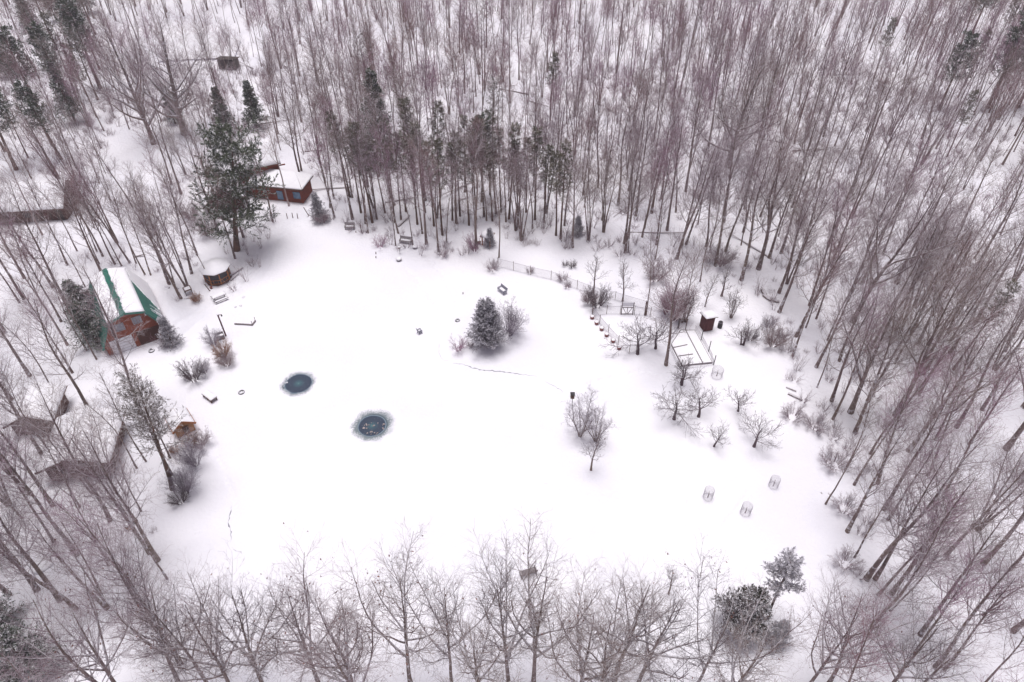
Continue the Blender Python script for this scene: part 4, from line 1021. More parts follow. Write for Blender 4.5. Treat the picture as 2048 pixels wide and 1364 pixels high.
# ------------------------------------------------------------------ log cabin
def cabin():
    p = at(604, 381, 2.5); q = at(534, 374, 2.5)
    u = (p - q)[:2]; u /= np.linalg.norm(u); ang = math.atan2(u[1], u[0])
    t = thing('log_cabin', 'red log cabin with snowy stepped roofs half hidden behind the huge pine', 'cabin', (p[0], p[1], 0), ang)
    # front wing: x from -9 to -.45, wall at y=.45
    L = 8.6
    MB().prism([(.5, -1.2), (4.2, -1.2), (4.2, 2.34), (.5, 2.34)], -L, -.5, 'x').build('wall', 'redlog', t)
    lg = MB()
    for k in range(11): lg.tube([(-L - .1, .47, .05 + .22 * k), (-.38, .47, .05 + .22 * k)], .10, 6)
    for k in range(11): lg.tube([(-.52, .3, .16 + .22 * k), (-.52, 4.1, .16 + .22 * k)], .10, 6)
    lg.build('log', 'redlog', t)
    rf = MB()
    V = [(-L - .3, 0, 2.5), (0, 0, 2.5), (-2.2, 3.2, 3.62), (-L - .3, 3.2, 3.62)]
    rf.add(V + [(a, b, c - .12) for a, b, c in V], [(0, 1, 2, 3), (7, 6, 5, 4), (0, 4, 5, 1), (1, 5, 6, 2), (2, 6, 7, 3), (3, 7, 4, 0)])
    V2 = [(0, 0, 2.5), (0, 4.6, 2.5), (-2.2, 3.2, 3.62)]
    rf.add(V2 + [(a, b, c - .12) for a, b, c in V2], [(0, 1, 2), (5, 4, 3), (0, 3, 4, 1), (1, 4, 5, 2), (2, 5, 3, 0)])
    r = rf.build('roof', 'woodbrown', t, label='lower wing roof under smooth snow')
    S = MB(); V = [(-L - .3, .05, 2.52), (-.05, .05, 2.52), (-2.2, 3.2, 3.64), (-L - .3, 3.2, 3.64)]
    S.add(V + [(a, b, c + .2) for a, b, c in V], [(3, 2, 1, 0), (4, 5, 6, 7), (0, 1, 5, 4), (1, 2, 6, 5), (2, 3, 7, 6), (3, 0, 4, 7)])
    V2 = [(-.02, .1, 2.52), (-.02, 4.5, 2.52), (-2.2, 3.2, 3.64)]
    S.add(V2 + [(a, b, c + .2) for a, b, c in V2], [(2, 1, 0), (3, 4, 5), (0, 1, 4, 3), (1, 2, 5, 4), (2, 0, 3, 5)])
    S.build('roof_snow', 'snow', r, bevel=.08)
    window(t, (-1.25, .36, 1.30), 1.15, 1.15, 'y-', 'bluepane', 'bluepane', (2, 2), .10)
    window(t, (-4.05, .36, 1.05), .95, 1.5, 'y-', 'bluepane', 'bluepane', (2, 1), .10)
    # tall block behind
    c = at(562, 327, 4.6); cl = at(526, 334, 4.6); u2 = (c - cl)[:2]; u2 /= np.linalg.norm(u2); a2 = math.atan2(u2[1], u2[0])
    up = thing('upper_block', None, None, (0, 0, 0)); up.parent = t
    mat_l = Matrix.Rotation(-ang, 4, 'Z') @ Matrix.Translation((c[0] - p[0], c[1] - p[1], 0)) @ Matrix.Rotation(a2, 4, 'Z')
    up.matrix_local = mat_l
    # the block's ridge runs along x; front eave at y=0
    MB().prism([(.5, -1), (6.5, -1), (6.5, 4.4), (3.5, 6.6), (.5, 4.4)], -9.5, -.45, 'x').build('wall', 'redlog', up)
    rf = MB()
    slab(rf, (0, 4.55), (3.5, 7.1), -10, 0, .12, 'x'); slab(rf, (3.5, 7.1), (7.0, 4.55), -10, 0, .12, 'x')
    r2 = rf.build('roof', 'woodbrown', up)
    snow_sheet('upper_roof_snow', (.0, 4.67), (3.5, 7.22), -10, 0, .2, up, 0, 0, ax='x'); snow_sheet('upper_roof_snow', (7.0, 4.67), (3.5, 7.22), -10, 0, .2, up, 0, 0, ax='x')
    MB().tube([(-.3, .3, 4.2), (.6, .3, 4.2)], .12, 8).build('beam', 'redlog', up)
    # left gabled wing seen under the pine
    lw = thing('side_wing', None, None, (0, 0, 0)); lw.parent = t
    g = at(455, 425)
    lw.matrix_local = Matrix.Rotation(-ang, 4, 'Z') @ Matrix.Translation((g[0] - p[0], g[1] - p[1], 0)) @ Matrix.Rotation(math.radians(28), 4, 'Z')
    gable_roof(lw, 2.6, 6.5, 2.3, 4.3, .5, 'brownwall', 'woodbrown', .2)
    g = at(425, 418)
    bay = thing('front_bay', None, None, (0, 0, 0)); bay.parent = t
    bay.matrix_local = Matrix.Rotation(-ang, 4, 'Z') @ Matrix.Translation((g[0] - p[0], g[1] - p[1], 0)) @ Matrix.Rotation(math.radians(-32), 4, 'Z')
    gable_roof(bay, 2.2, 5.0, 2.0, 3.3, .35, 'brownwall', 'woodbrown', .2)
cabin()

# ------------------------------------------------------------------ long brown cabin at the far left
def long_cabin():
    p = at(135, 440); q = at(0, 449); u = (p - q)[:2]; u /= np.linalg.norm(u)
    t = thing('long_cabin', 'long dark brown cabin with a broad snowy roof at the left edge', 'cabin', (p[0], p[1], 0), math.atan2(u[1], u[0]))
    L, D = 17.5, 7.0
    MB().prism([(0, -.6), (D, -.6), (D, 2.5), (D / 2, 4.6), (0, 2.5)], -L, 0, 'x').build('wall', 'brownwall', t)
    fw = MB()
    for k in range(14): fw.box((-.7 - 1.25 * k, -.03, 1.0), (.12 if k % 3 else .9, .06, 2.6))
    fw.build('wall_panel', 'greywall', t)
    rf = MB(); s = 2.1 / 3.5; ov = .55
    slab(rf, (D / 2, 4.62), (-ov, 2.52 - ov * s), -L - .4, .5, .10, 'x'); slab(rf, (D / 2, 4.62), (D + ov, 2.52 - ov * s), -L - .4, .5, .10, 'x')
    r = rf.build('roof', 'woodbrown', t)
    snow_sheet('roof_snow', (-ov, 2.63 - ov * s), (D / 2, 4.73), -L - .4, .5, .2, r, 0, 0, ax='x', n=40)
    snow_sheet('roof_snow', (D + ov, 2.63 - ov * s), (D / 2, 4.73), -L - .4, .5, .2, r, 0, 0, ax='x', n=40)
    fb = MB(); slab(fb, (D / 2, 4.42), (-ov, 2.32 - ov * s), .5, .54, .22, 'x'); slab(fb, (D / 2, 4.42), (D + ov, 2.32 - ov * s), .5, .54, .22, 'x'); fb.build('fascia', 'woodbrown', r)
    window(t, (-5.2, 0, 1.25), 1.2, 1.0, 'y-', 'brownwall', 'darkscreen', (2, 1)); window(t, (-10.5, 0, 1.25), 1.2, 1.0, 'y-', 'brownwall', 'darkscreen', (2, 1))
    MB().box((.06, 1.6, 2.5), (.14, .3, .3)).build('lamp', 'white', t)
long_cabin()

# ------------------------------------------------------------------ low brown cottage and the shed behind it
def cottage():
    p, q = at(228, 947), at(105, 963); u = (p - q)[:2]; W_ = np.linalg.norm(u) / 2; u /= 2 * W_; m_ = (p + q) / 2
    t = thing('cottage', 'low dark brown cottage under a broad snowy gable roof among the near left trees', 'house', (m_[0], m_[1], 0), math.atan2(u[1], u[0]))
    gable_roof(t, W_, 6.2, 2.35, 3.55, .55, 'brownwall', 'woodbrown', .2)
    window(t, (-1.2, 0, 1.3), 1.0, 1.0, 'y-', 'woodbrown', 'darkscreen', (2, 1)); window(t, (W_, 2.4, 1.4), 1.1, 1.0, 'x+', 'woodbrown', 'darkscreen', (2, 1))
    MB().box((.75, -.02, 1.0), (.9, .08, 2.0)).build('door', 'maroon', t)
    MB().box((.9, -.32, 2.2), (.9, .5, .08)).build('door_hood', 'white', t)
    p, q = at(116, 862), at(35, 872); u = (p - q)[:2]; W_ = np.linalg.norm(u) / 2; u /= 2 * W_; m_ = (p + q) / 2
    t = thing('shed', 'small dark brown shed with snowy roof behind the low brown cottage', 'shed', (m_[0], m_[1], 0), math.atan2(u[1], u[0]))
    gable_roof(t, W_, 4.4, 2.1, 3.1, .45, 'brownwall', 'woodbrown', .2)
    MB().box((.2, -.03, .95), (1.0, .06, 1.9)).build('door', 'greywall', t)
cottage()

# ------------------------------------------------------------------ roofs far off in the woods
def far_house():
    p = at(395, 118)
    t = thing('house', 'far house with a large snow-covered hipped roof deep in the woods', 'house', (p[0], p[1], 0), math.radians(8))
    MB().box((0, 4, -.2), (15, 9, 1.2)).build('wall', 'white', t)
    V = [(-8, -1, .35), (8, -1, .35), (8, 9, .35), (-8, 9, .35), (-3.5, 4, 4.2), (3.5, 4, 4.2)]
    MB().add(V, [(0, 1, 5, 4), (1, 2, 5), (2, 3, 4, 5), (3, 0, 4), (3, 2, 1, 0)]).build('roof', 'snow', t, bevel=.1)
    p = at(455, 140)
    t = thing('hut', 'small dark hut by the far snowy roof', 'shed', (p[0], p[1], 0), math.radians(-6))
    MB().box((0, 1.2, .9), (3.6, 2.2, 2.0)).build('wall', 'greywall', t)
    r = MB(); slab(r, (-.2, 2.2), (2.6, 1.75), -2.1, 2.1, .1, 'x'); r.build('roof', 'greywall', t)
far_house()

# ------------------------------------------------------------------ gazebo
def gazebo():
    p = at(437, 557)
    t = thing('gazebo', 'eight-sided screened gazebo with flat snowy cone roof and orange posts', 'gazebo', (p[0], p[1], hz(p[0], p[1])), math.radians(10), None, .86)
    R = 1.95; pts = [(R * math.cos(a), R * math.sin(a)) for a in [(k + .5) * PI / 4 for k in range(8)]]
    fl = MB(); fl.prism([(0, 0)], 0, 0) if False else None
    fl.cyl((0, 0, .0), R + .1, .22, 8); fl.build('floor', 'woodbrown', t)
    for k in range(8):
        a, b = pts[k], pts[(k + 1) % 8]
        MB().box((a[0], a[1], 1.2), (.13, .13, 2.1), math.atan2(a[1], a[0])).build('post', 'orangewood', t)
        mx, my = (a[0] + b[0]) / 2, (a[1] + b[1]) / 2; rz = math.atan2(b[1] - a[1], b[0] - a[0]); L = math.hypot(b[0] - a[0], b[1] - a[1]) - .14
        sc = MB().box((mx * .985, my * .985, 1.25), (L, .03, 1.95), rz).build('screen', 'darkscreen', t)
        rl = MB().box((mx, my, .95), (L, .07, .09), rz); rl.box((mx, my, .3), (L, .07, .09), rz)
        if k in (5, 6, 7): 
            for d in (-.25, .25): rl.box((mx + math.cos(rz) * d * L, my + math.sin(rz) * d * L, .62), (.05, .05, .6), rz)
        rl.build('rail', 'orangewood', t)
    r = MB().tube([(0, 0, 2.2), (0, 0, 2.3), (0, 0, 2.98)], [R + .42, R + .45, .12], 8); roof = r.build('roof', 'woodbrown', t)
    MB().tube([(0, 0, 2.32), (0, 0, 2.42), (0, 0, 2.80), (0, 0, 3.22)], [R + .46, R + .40, R * .6, .05], 8).build('roof_snow', 'snow', roof, smooth=True)
    # fallen poles and deck edging before it
    for (a, b, r_, lb) in [((409, 551), (442, 563), .14, 'dark log lying left in front of the gazebo'), ((445, 563), (486, 537), .12, 'long pole lying at the front of the gazebo'), ((462, 562), (478, 548), .08, 'short pole beside the long pole at the gazebo')]:
        A, B = at(*a), at(*b); A[2] = hz(A[0], A[1]) + .18; B[2] = hz(B[0], B[1]) + .25
        o = MB().tube([A, (A + B) / 2 + np.array([0, 0, .03]), B], r_, 8).build('log', 'bark', None); tag(o, lb, 'log')
gazebo()

# ------------------------------------------------------------------ outhouse, little shed
def outhouse():
    p = at(1416, 662)
    t = thing('outhouse', 'narrow maroon outhouse with a snowy slanting roof', 'outhouse', (p[0], p[1], hz(p[0], p[1])), math.radians(14))
    MB().prism([(0, -.3), (1.25, -.3), (1.25, 1.95), (0, 2.2)], -.6, .6, 'x').build('wall', 'maroon', t)
    d = MB().box((0, -.03, 1.0), (.72, .05, 1.75)).build('door', 'maroon', t)
    MB().box((.26, -.07, 1.0), (.05, .05, .14)).build('handle', 'iron', d)
    r = MB(); slab(r, (-.28, 2.3), (1.5, 1.95), -.8, .8, .07, 'x'); ro = r.build('roof', 'woodbrown', t)
    snow_sheet('roof_snow', (-.28, 2.37), (1.5, 2.02), -.8, .8, .22, ro, ax='x', n=12)
    o = gat(1439, 655)
    b = thing('barrel', 'dark barrel standing at the right side of the outhouse', 'barrel', o)
    MB().tube([(0, 0, -.05), (0, 0, .45), (0, 0, .9)], [.27, .31, .27], 14).build('body', 'iron', b, smooth=True); MB().torus((0, 0, .9), .26, .025).build('rim', 'wire', b)
outhouse()

def woodshed():
    p = at(975, 488)
    t = thing('woodshed', 'tiny open shed with a thick dome of snow and pale posts', 'shed', (p[0], p[1], hz(p[0], p[1])), math.radians(-20))
    for x, y in ((-.6, -.5), (.6, -.5), (-.6, .6), (.6, .6)): MB().box((x, y, .7), (.14, .14, 1.6)).build('post', 'orangewood' if y < 0 else 'woodbrown', t)
    MB().box((0, .62, .75), (1.3, .05, 1.3)).build('back_wall', 'greywall', t)
    r = MB().box((0, .05, 1.52), (1.75, 1.6, .08)).build('roof', 'woodbrown', t)
    MB().dome((0, .05, 1.57), .92, .55, 18, 5, .05).build('roof_snow', 'snow', r, smooth=True)
    for k in range(5): tag(MB().tube([(p[0] - 1.9 + .1 * k, p[1] + .2 - .12 * k, .2 + .05 * (k % 2)), (p[0] - .95, p[1] + .2 - .10 * k, .35)], .07, 7).build('split_log', 'woodbrown'), 'split log in the loose heap left of the tiny open shed', 'log', 'split logs by the tiny shed')
woodshed()

# ------------------------------------------------------------------ benches, tables and yard things
def bench(px, py, rz, label, wide=1.5, m='slate', snow=True, back=True, sc=1.0):
    p = gat(px, py); t = thing('garden_bench', label, 'bench', p, rz, None, sc)
    s = MB()
    for k in range(4): s.box((0, -.22 + .14 * k, .43), (wide, .11, .04))
    s.build('seat', m, t)
    if back:
        b = MB()
        for k in range(3): b.box((0, .34 + .03 * k, .56 + .15 * k), (wide, .035, .12), rx=-.2)
        for x in (-wide / 2 + .06, wide / 2 - .06): b.box((x, .35, .66), (.06, .05, .6), rx=-.2)
        b.build('backrest', m, t)
    for x in (-wide / 2 + .1, wide / 2 - .1):
        lg = MB().box((x, -.22, .2), (.07, .07, .46)); lg.box((x, .27, .2), (.07, .07, .46)); lg.box((x, .02, .22), (.05, .45, .05)); lg.build('leg', m, t)
        ar = MB().box((x, .02, .63), (.08, .6, .05)); ar.box((x, -.24, .53), (.06, .06, .2)); ar.build('armrest', m, t)
    if snow: snow_sheet('snow_cap', (-.14, .46), (.24, .46), -wide / 2 + .2, wide / 2 - .2, .07, t, .05, .1, ax='x', n=10)
    return t
bench(1004, 585, math.radians(-52), 'grey bench standing alone on the snow above the island', 1.4)
bench(840, 666, math.radians(125), 'small grey chair alone in the middle of the clearing', .7, sc=.85)
bench(700, 458, math.radians(0), 'grey bench with snowy seat at the wood edge nearest the cabin', 1.5, 'wood')
bench(812, 486, math.radians(-12), 'wide grey bench under the trees near the stone planters', 1.9, 'wood')
bench(1056, 1148, math.radians(200), 'brown-grey bench seen through the near row of maples', 1.6, 'wood', snow=False)

def picnic():
    p = gat(440, 598); t = thing('picnic_table', 'grey picnic table with snow on top beside the tire tracks', 'table', p, math.radians(38))
    tp = MB()
    for k in range(5): tp.box((0, -.3 + .15 * k, .74), (1.8, .13, .04))
    top = tp.build('tabletop', 'wood', t); snow_sheet('snow_cap', (-.36, .76), (.36, .76), -.88, .88, .09, top, .03, .03, ax='x', n=14)
    for y in (-.72, .72):
        b = MB().box((0, y, .45), (1.8, .26, .04)).build('bench_seat', 'wood', t); snow_sheet('snow_cap', (y - .12, .47), (y + .12, .47), -.85, .85, .08, b, .03, .03, ax='x', n=12)
    for x in (-.65, .65):
        l = MB().box((x, 0, .43), (.05, 1.55, .09)); l.box((x, -.36, .36), (.05, .09, .85), rx=-.45); l.box((x, .36, .36), (.05, .09, .85), rx=.45); l.build('leg_frame', 'wood', t)
picnic()

def pond_table():
    p = gat(421, 797); t = thing('low_table', 'low plank table with smooth snow top on the pond bank', 'table', p, math.radians(-38))
    top = MB().box((0, 0, .50), (1.75, .85, .07)).build('tabletop', 'woodbrown', t)
    snow_sheet('snow_cap', (-.42, .54), (.42, .54), -.88, .88, .12, top, .02, .02, ax='x', n=14)
    for x in (-.75, 0, .75):
        for y in (-.33, .33): MB().box((x, y, .2), (.1, .1, .55)).build('leg', 'woodbrown', t)
pond_table()

def tire(px, py, lb, tilt=0, R=.28, m='rubber'):
    p = gat(px, py); t = thing('tire', lb, 'tire', p + np.array([0, 0, .06])); t.rotation_euler = (tilt, 0, .3)
    MB().torus((0, 0, 0), R, .085, 24, 10, .8).build('tread', m, t, smooth=True)
    MB().torus((0, 0, .03), R - .05, .035, 24, 8).build('sidewall', m, t, smooth=True)
tire(483, 785, 'dark ring tire lying on the pond ice by the plank table')
tire(915, 642, 'small tire ring lying above the reddish island shrub', .25, .24)
tire(325, 690, 'round tire half buried before the right barn door')
tire(303, 702, 'half snow-covered tire before the white garage door', .2)

def planter(px, py, lb, R=.42):
    p = gat(px, py); t = thing('planter', lb, 'planter', p)
    MB().tube([(0, 0, -.1), (0, 0, .12), (0, 0, .36)], [R * .55, R * .85, R], 18).build('bowl', 'rock', t, smooth=True)
    MB().dome((0, 0, .34), R * .93, .16, 18, 4, .02).build('snow_cap', 'snow', t, smooth=True)
planter(798, 521, 'round stone planter heaped with snow out on the open snow')
planter(830, 496, 'round stone planter heaped with snow under the leaning tree', .4)

def clay_pots():
    for i, (a, b) in enumerate([(1184, 637), (1193, 648), (1203, 660), (1213, 672), (1226, 684), (1238, 698)]):
        p = gat(a, b); t = thing('clay_pot', ['topmost red pot, at the fence bend, with a snow cap', 'second red pot down from the fence bend', 'third red pot down from the fence bend', 'third red pot up from the fence corner tree', 'second red pot up from the fence corner tree', 'lowest red pot, nearest the fence corner tree'][i], 'pot', p, 0, 'red pots along the garden fence')
        MB().tube([(0, 0, -.05), (0, 0, .25), (0, 0, .36), (0, 0, .40)], [.20, .26, .29, .29], 16).build('pot', 'clay', t, smooth=True)
        MB().dome((0, 0, .38), .27, .14, 14, 4, .03).build('snow_cap', 'snow', t, smooth=True)
clay_pots()

# lamp post, bird feeders, owl box
def posts():
    p = gat(452, 672); t = thing('lamp_post', 'tall brown wooden lamp post beside the rust-brown bush', 'lamp post', p); t.rotation_euler = (0, -.02, .2)
    MB().tube([(0, 0, -.3), (0, 0, 3.5)], [.10, .085], 8).build('pole', 'maroon', t)
    MB().box((.18, 0, 3.4), (.5, .06, .06)).build('arm', 'maroon', t); l = MB().cyl((.4, 0, 3.18), .09, .2, 10).build('lamp', 'iron', t); MB().dome((0, 0, 3.5), .12, .1, 10, 3).build('snow_cap', 'snow', t)
    p = gat(441, 676); t = thing('crate', 'snowy open wooden crate at the foot of the lamp post', 'crate', p, .5)
    c = MB()
    for x, y, a, b in ((0, -.4, 1.0, .06), (0, .4, 1.0, .06), (-.47, 0, .06, .74), (.47, 0, .06, .74)): c.box((x, y, .3), (a, b, .6))
    c.build('side', 'wood', t); MB().box((0, 0, .2), (.86, .72, .3)).build('snow_fill', 'snow', t, bevel=.08)
    p = gat(1144, 812); t = thing('owl_box', 'dark nest box on a thin pole in the clearing clump', 'nest box', p)
    MB().tube([(0, 0, -.2), (0, 0, 2.0)], .035, 6).build('pole', 'iron', t)
    b = MB().box((-.05, -.08, 1.75), (.42, .34, .62)).build('box', 'woodbrown', t); MB().box((-.05, -.1, 2.1), (.5, .46, .05), rx=.15).build('lid', 'iron', b); MB().cyl((-.05, -.27, 1.85), .06, .03, 10).build('hole', 'iron', b)
    p = gat(800, 508); t = thing('bird_feeder', 'thin bird feeder pole above the open stone planter', 'bird feeder', p)
    MB().tube([(0, 0, -.2), (0, 0, 1.8)], .025, 6).build('pole', 'iron', t); f = MB().cyl((0, 0, 1.0), .14, .22, 10).build('feeder', 'woodbrown', t); MB().dome((0, 0, 1.22), .2, .12, 10, 3).build('snow_cap', 'snow', t)
    for (a, b, h_, lb) in [(752, 508, .35, 'short dark stake in the snow, upper of two'), (752, 516, .3, 'short dark stake in the snow, lower of two'), (723, 464, 1.3, 'thin dark post right of the bench near the cabin'), (733, 466, .3, 'stub stake right of the thin dark post'), (712, 465, .3, 'stub stake beside the bench near the cabin'),
                           (420, 582, 1.2, 'leaning stake before the gazebo'), (926, 588, .3, 'small stake beside the trail of footprints'), (575, 437, .9, 'stout post before the cabin, leftmost of three'), (586, 436, .9, 'stout post before the cabin, middle of three'), (596, 437, .9, 'stout post before the cabin, rightmost of three'), (618, 432, 1.6, 'leaning pole right of the three stout posts'), (1289, 630, 2.2, 'pair post of the garden gate opening')]:
        p = gat(a, b); o = MB().tube([(0, 0, -.2), (0, 0, h_ * .6), (.03, 0, h_)], [.07, .06, .055], 7).build('stake', 'woodbrown', None); o.location = p; tag(o, lb, 'post')
        if 'leaning' in lb: o.rotation_euler = (0, -.35, 0)
    o = gat(423, 577); t = thing('bucket', 'small red bucket on the snow by the leaning stake', 'bucket', o)
    MB().tube([(0, 0, 0), (0, 0, .3)], [.13, .17], 12).build('pail', 'clay', t); MB().torus((0, 0, .3), .165, .015).build('rim', 'clay', t)
posts()

def wire_panel(mb, A, B, h, step=.16, rows=9, r=.006):
    A, B = np.array(A, float), np.array(B, float); L = np.linalg.norm(B[:2] - A[:2]); n = max(2, int(L / step))
    for k in range(n + 1):
        q = A + (B - A) * k / n; q = np.array([q[0], q[1], hz(q[0], q[1])]); mb.tube([q + [0, 0, .0], q + [0, 0, h]], r, 3, False)
    for k in range(rows):
        z = h * (k + .3) / rows; mb.tube([A + [0, 0, z], (A + B) / 2 + [0, 0, z], B + [0, 0, z]], r, 3, False)

def fence(name, label, px, h, postpx=None, m='wire', rail=True, step=.15, pm='woodbrown', pr=.045, rows=9, ph=None):
    P = [gat(*q) for q in px]; o0 = P[0]
    t = thing(name, label, 'fence', o0)
    mb = MB()
    for a, b in zip(P[:-1], P[1:]): wire_panel(mb, a - o0 * [1, 1, 0], b - o0 * [1, 1, 0], h, step, rows) if False else wire_panel_rel(mb, a, b, o0, h, step, rows)
    if rail:
        for a, b in zip(P[:-1], P[1:]): mb.tube([a - o0 + [0, 0, h], b - o0 + [0, 0, h]], .016, 5)
    mb.build('wire_mesh', m, t)
    for q in (postpx or px):
        p = gat(*q) - o0; MB().tube([p + np.array([0, 0, -.2]), p + np.array([0, 0, (ph or h) * rng.uniform(1.0, 1.2)])], pr, 6).build('post', pm, t)
    return t
def wire_panel_rel(mb, A, B, o0, h, step, rows, r=.0065):
    L = np.linalg.norm(B[:2] - A[:2]); n = max(2, int(L / step))
    for k in range(n + 1):
        q = A + (B - A) * k / n; z0 = hz(q[0], q[1]); q = np.array([q[0] - o0[0], q[1] - o0[1], z0 - o0[2]]); mb.tube([q, q + [0, 0, h]], r, 3, False)
    for k in range(rows):
        z = np.array([0, 0, h * (k + .3) / rows]); mb.tube([A - o0 + z, B - o0 + z], r, 3, False)

fence('wire_fence', 'long sagging wire fence along the vegetable rows', [(996, 533), (1027, 541), (1061, 550), (1102, 559), (1154, 578), (1186, 590)], 1.35, pr=.035)
fence('wire_fence', 'wire fence along the back of the garden behind the gate', [(1186, 590), (1230, 600), (1290, 618), (1330, 625)], 1.3, pr=.03)
fence('wire_fence', 'wire fence joining the fence bend to the wooden gate', [(1185, 632), (1213, 628), (1240, 628)], 1.3, pr=.035)
fence('wire_fence', 'wire fence from the wooden gate to the thin trees', [(1268, 628), (1290, 632), (1300, 633)], 1.3, pr=.035)
fence('wire_fence', 'leaning wire fence beside the row of red pots', [(1184, 628), (1199, 648), (1216, 668), (1236, 690), (1258, 707), (1272, 703), (1312, 684)], 1.25, pr=.035, ph=1.45)
fence('bed_fence', 'low wire fence round the long raised bed', [(1355, 657), (1336, 690), (1350, 722), (1361, 738), (1399, 735), (1427, 730), (1421, 710), (1404, 680), (1390, 657)], .55, [(1355, 657), (1361, 738), (1427, 730), (1402, 680), (1417, 703)], pm='iron', pr=.05, ph=1.5, rows=4)

def garden_gate():
    A, B = gat(1242, 629), gat(1265, 629); m_ = (A + B) / 2; d = B - A; L = np.linalg.norm(d[:2])
    t = thing('garden_gate', 'wooden garden gate with braced lower half and snowy white banner board', 'gate', m_, math.atan2(d[1], d[0]))
    for x in (-L / 2, L / 2): MB().box((x, 0, .95), (.11, .11, 2.1)).build('post', 'wood', t)
    MB().box((0, 0, 1.72), (L - .11, .05, .62)).build('board', 'white', t)
    f = MB().box((0, 0, 1.2), (L - .13, .07, .09)); f.box((0, 0, .12), (L - .13, .07, .09)); f.box((0, 0, .66), (.08, .06, .98))
    for s in (-1, 1): f.box((s * L / 4 - s * .02, .0, .66), (.07, .05, 1.18), ry=s * .46)
    f.build('gate_frame', 'wood', t)
garden_gate()

def raised_bed():
    c = [gat(*q) for q in [(1364, 733), (1424, 727), (1389, 662), (1360, 662)]]; o0 = c[0]
    t = thing('raised_bed', 'long snow-filled raised bed with plank edges and a dividing board', 'garden bed', o0)
    def plank(a, b, nm, w_=.05, h=.2): 
        A, B = gat(*a) - o0, gat(*b) - o0; m_ = (A + B) / 2; d = B - A
        MB().box((m_[0], m_[1], m_[2] + h / 2), (np.linalg.norm(d[:2]), w_, h), math.atan2(d[1], d[0])).build(nm, 'wood', t)
    for a, b in [((1364, 733), (1424, 727)), ((1424, 727), (1389, 662)), ((1389, 662), (1360, 662)), ((1360, 662), (1342, 690)), ((1342, 690), (1364, 733))]: plank(a, b, 'edge_board')
    plank((1405, 729), (1370, 662), 'divider', .06, .32); plank((1345, 698), (1374, 692), 'cross_board', .07, .3); plank((1356, 715), (1385, 711), 'cross_board', .07, .3)
    V = [tuple(gat(*q) - o0 + [0, 0, .2]) for q in [(1364, 732), (1423, 726), (1389, 663), (1361, 663), (1343, 690)]]
    MB().add(V + [(a, b, c_ - .3) for a, b, c_ in V], [(0, 1, 2, 3, 4), (9, 8, 7, 6, 5)] + [(i, (i + 1) % 5, 5 + (i + 1) % 5, 5 + i) for i in range(5)]).build('snow_fill', 'snow', t)
raised_bed()
def hut():
    p = at(374, 868); t = thing('hut', 'small tan plank hut under the ragged pines on the pond bank', 'hut', (p[0], p[1], hz(p[0], p[1])), math.radians(38))
    gable_roof(t, .95, 2.2, 1.35, 2.1, .22, 'tan', 'orangewood', .08, fascia='orangewood')
    MB().box((.1, -.03, .6), (.6, .05, 1.2)).build('door', 'woodbrown', t)
    bt = MB()
    for k in range(7): bt.box((.97, .2 + .3 * k, .65), (.04, .05, 1.3))
    bt.build('batten', 'orangewood', t)
M['tan'] = mat('tan_plank', (0.33, 0.17, 0.085), (0.47, 0.27, 0.15), 4, (3, 3, .3))
hut()
def trellis():
    A, B = gat(1357, 657), gat(1371, 658); d = B - A
    t = thing('trellis', 'rough wooden trellis frame at the head of the raised bed', 'trellis', A)
    for q in (np.zeros(3), d): MB().tube([q + np.array([0, 0, -.2]), q + np.array([0, 0, 1.6])], .05, 6).build('post', 'woodbrown', t)
    MB().tube([np.array([-.1, 0, 1.55]), d + np.array([.1, 0, 1.6])], .045, 6).build('rail', 'woodbrown', t)
trellis()

def cages():
    for (a, b, R, h, lb) in [(1433, 752, .62, 1.15, 'widest wire sapling cage, beside the raised bed'), (1415, 995, .46, 1.35, 'wire sapling cage leftmost of the three on open snow'), (1490, 1026, .48, 1.3, 'wire sapling cage nearest the camera, with a dark stem'), (1546, 972, .46, 1.25, 'wire sapling cage rightmost of the three on open snow')]:
        p = gat(a, b); t = thing('sapling_cage', lb, 'wire cage', p, 0, 'wire sapling cages'); mb = MB(); n = 34
        for k in range(n): x, y = R * math.cos(k * 2 * PI / n), R * math.sin(k * 2 * PI / n); mb.tube([(x, y, -.05), (x * 1.02, y * 1.02, h)], .0065, 3, False)
        ring = [(R * math.cos(k * 2 * PI / n), R * math.sin(k * 2 * PI / n)) for k in range(n + 1)]
        for j in range(10): mb.tube([(x, y, h * j / 9.0 + .01) for x, y in ring], .006, 3, False)
        mb.build('wire_mesh', 'wire', t)
        MB().tube([(0, 0, -.1), (.03, 0, .55), (.0, .05, 1.0)], [.05, .035, .015], 6).build('stem', 'bark', t)
cages()

def dock():
    A, B, C = gat(470, 649), gat(505, 651), gat(511, 643); o0 = A
    t = thing('dock_edge', 'low L-shaped dock edge frozen in at the pond head', 'dock', o0)
    for a, b in ((A, B), (B, C)):
        d = b - a; m_ = (a + b) / 2 - o0; MB().box((m_[0], m_[1], m_[2] + .13), (np.linalg.norm(d[:2]) + .06, .14, .14), math.atan2(d[1], d[0])).build('beam', 'wood', t)
    for q in (B, C): MB().tube([q - o0 + np.array([0, 0, -.2]), q - o0 + np.array([0, 0, .75])], .035, 6).build('post', 'wood', t)
dock()

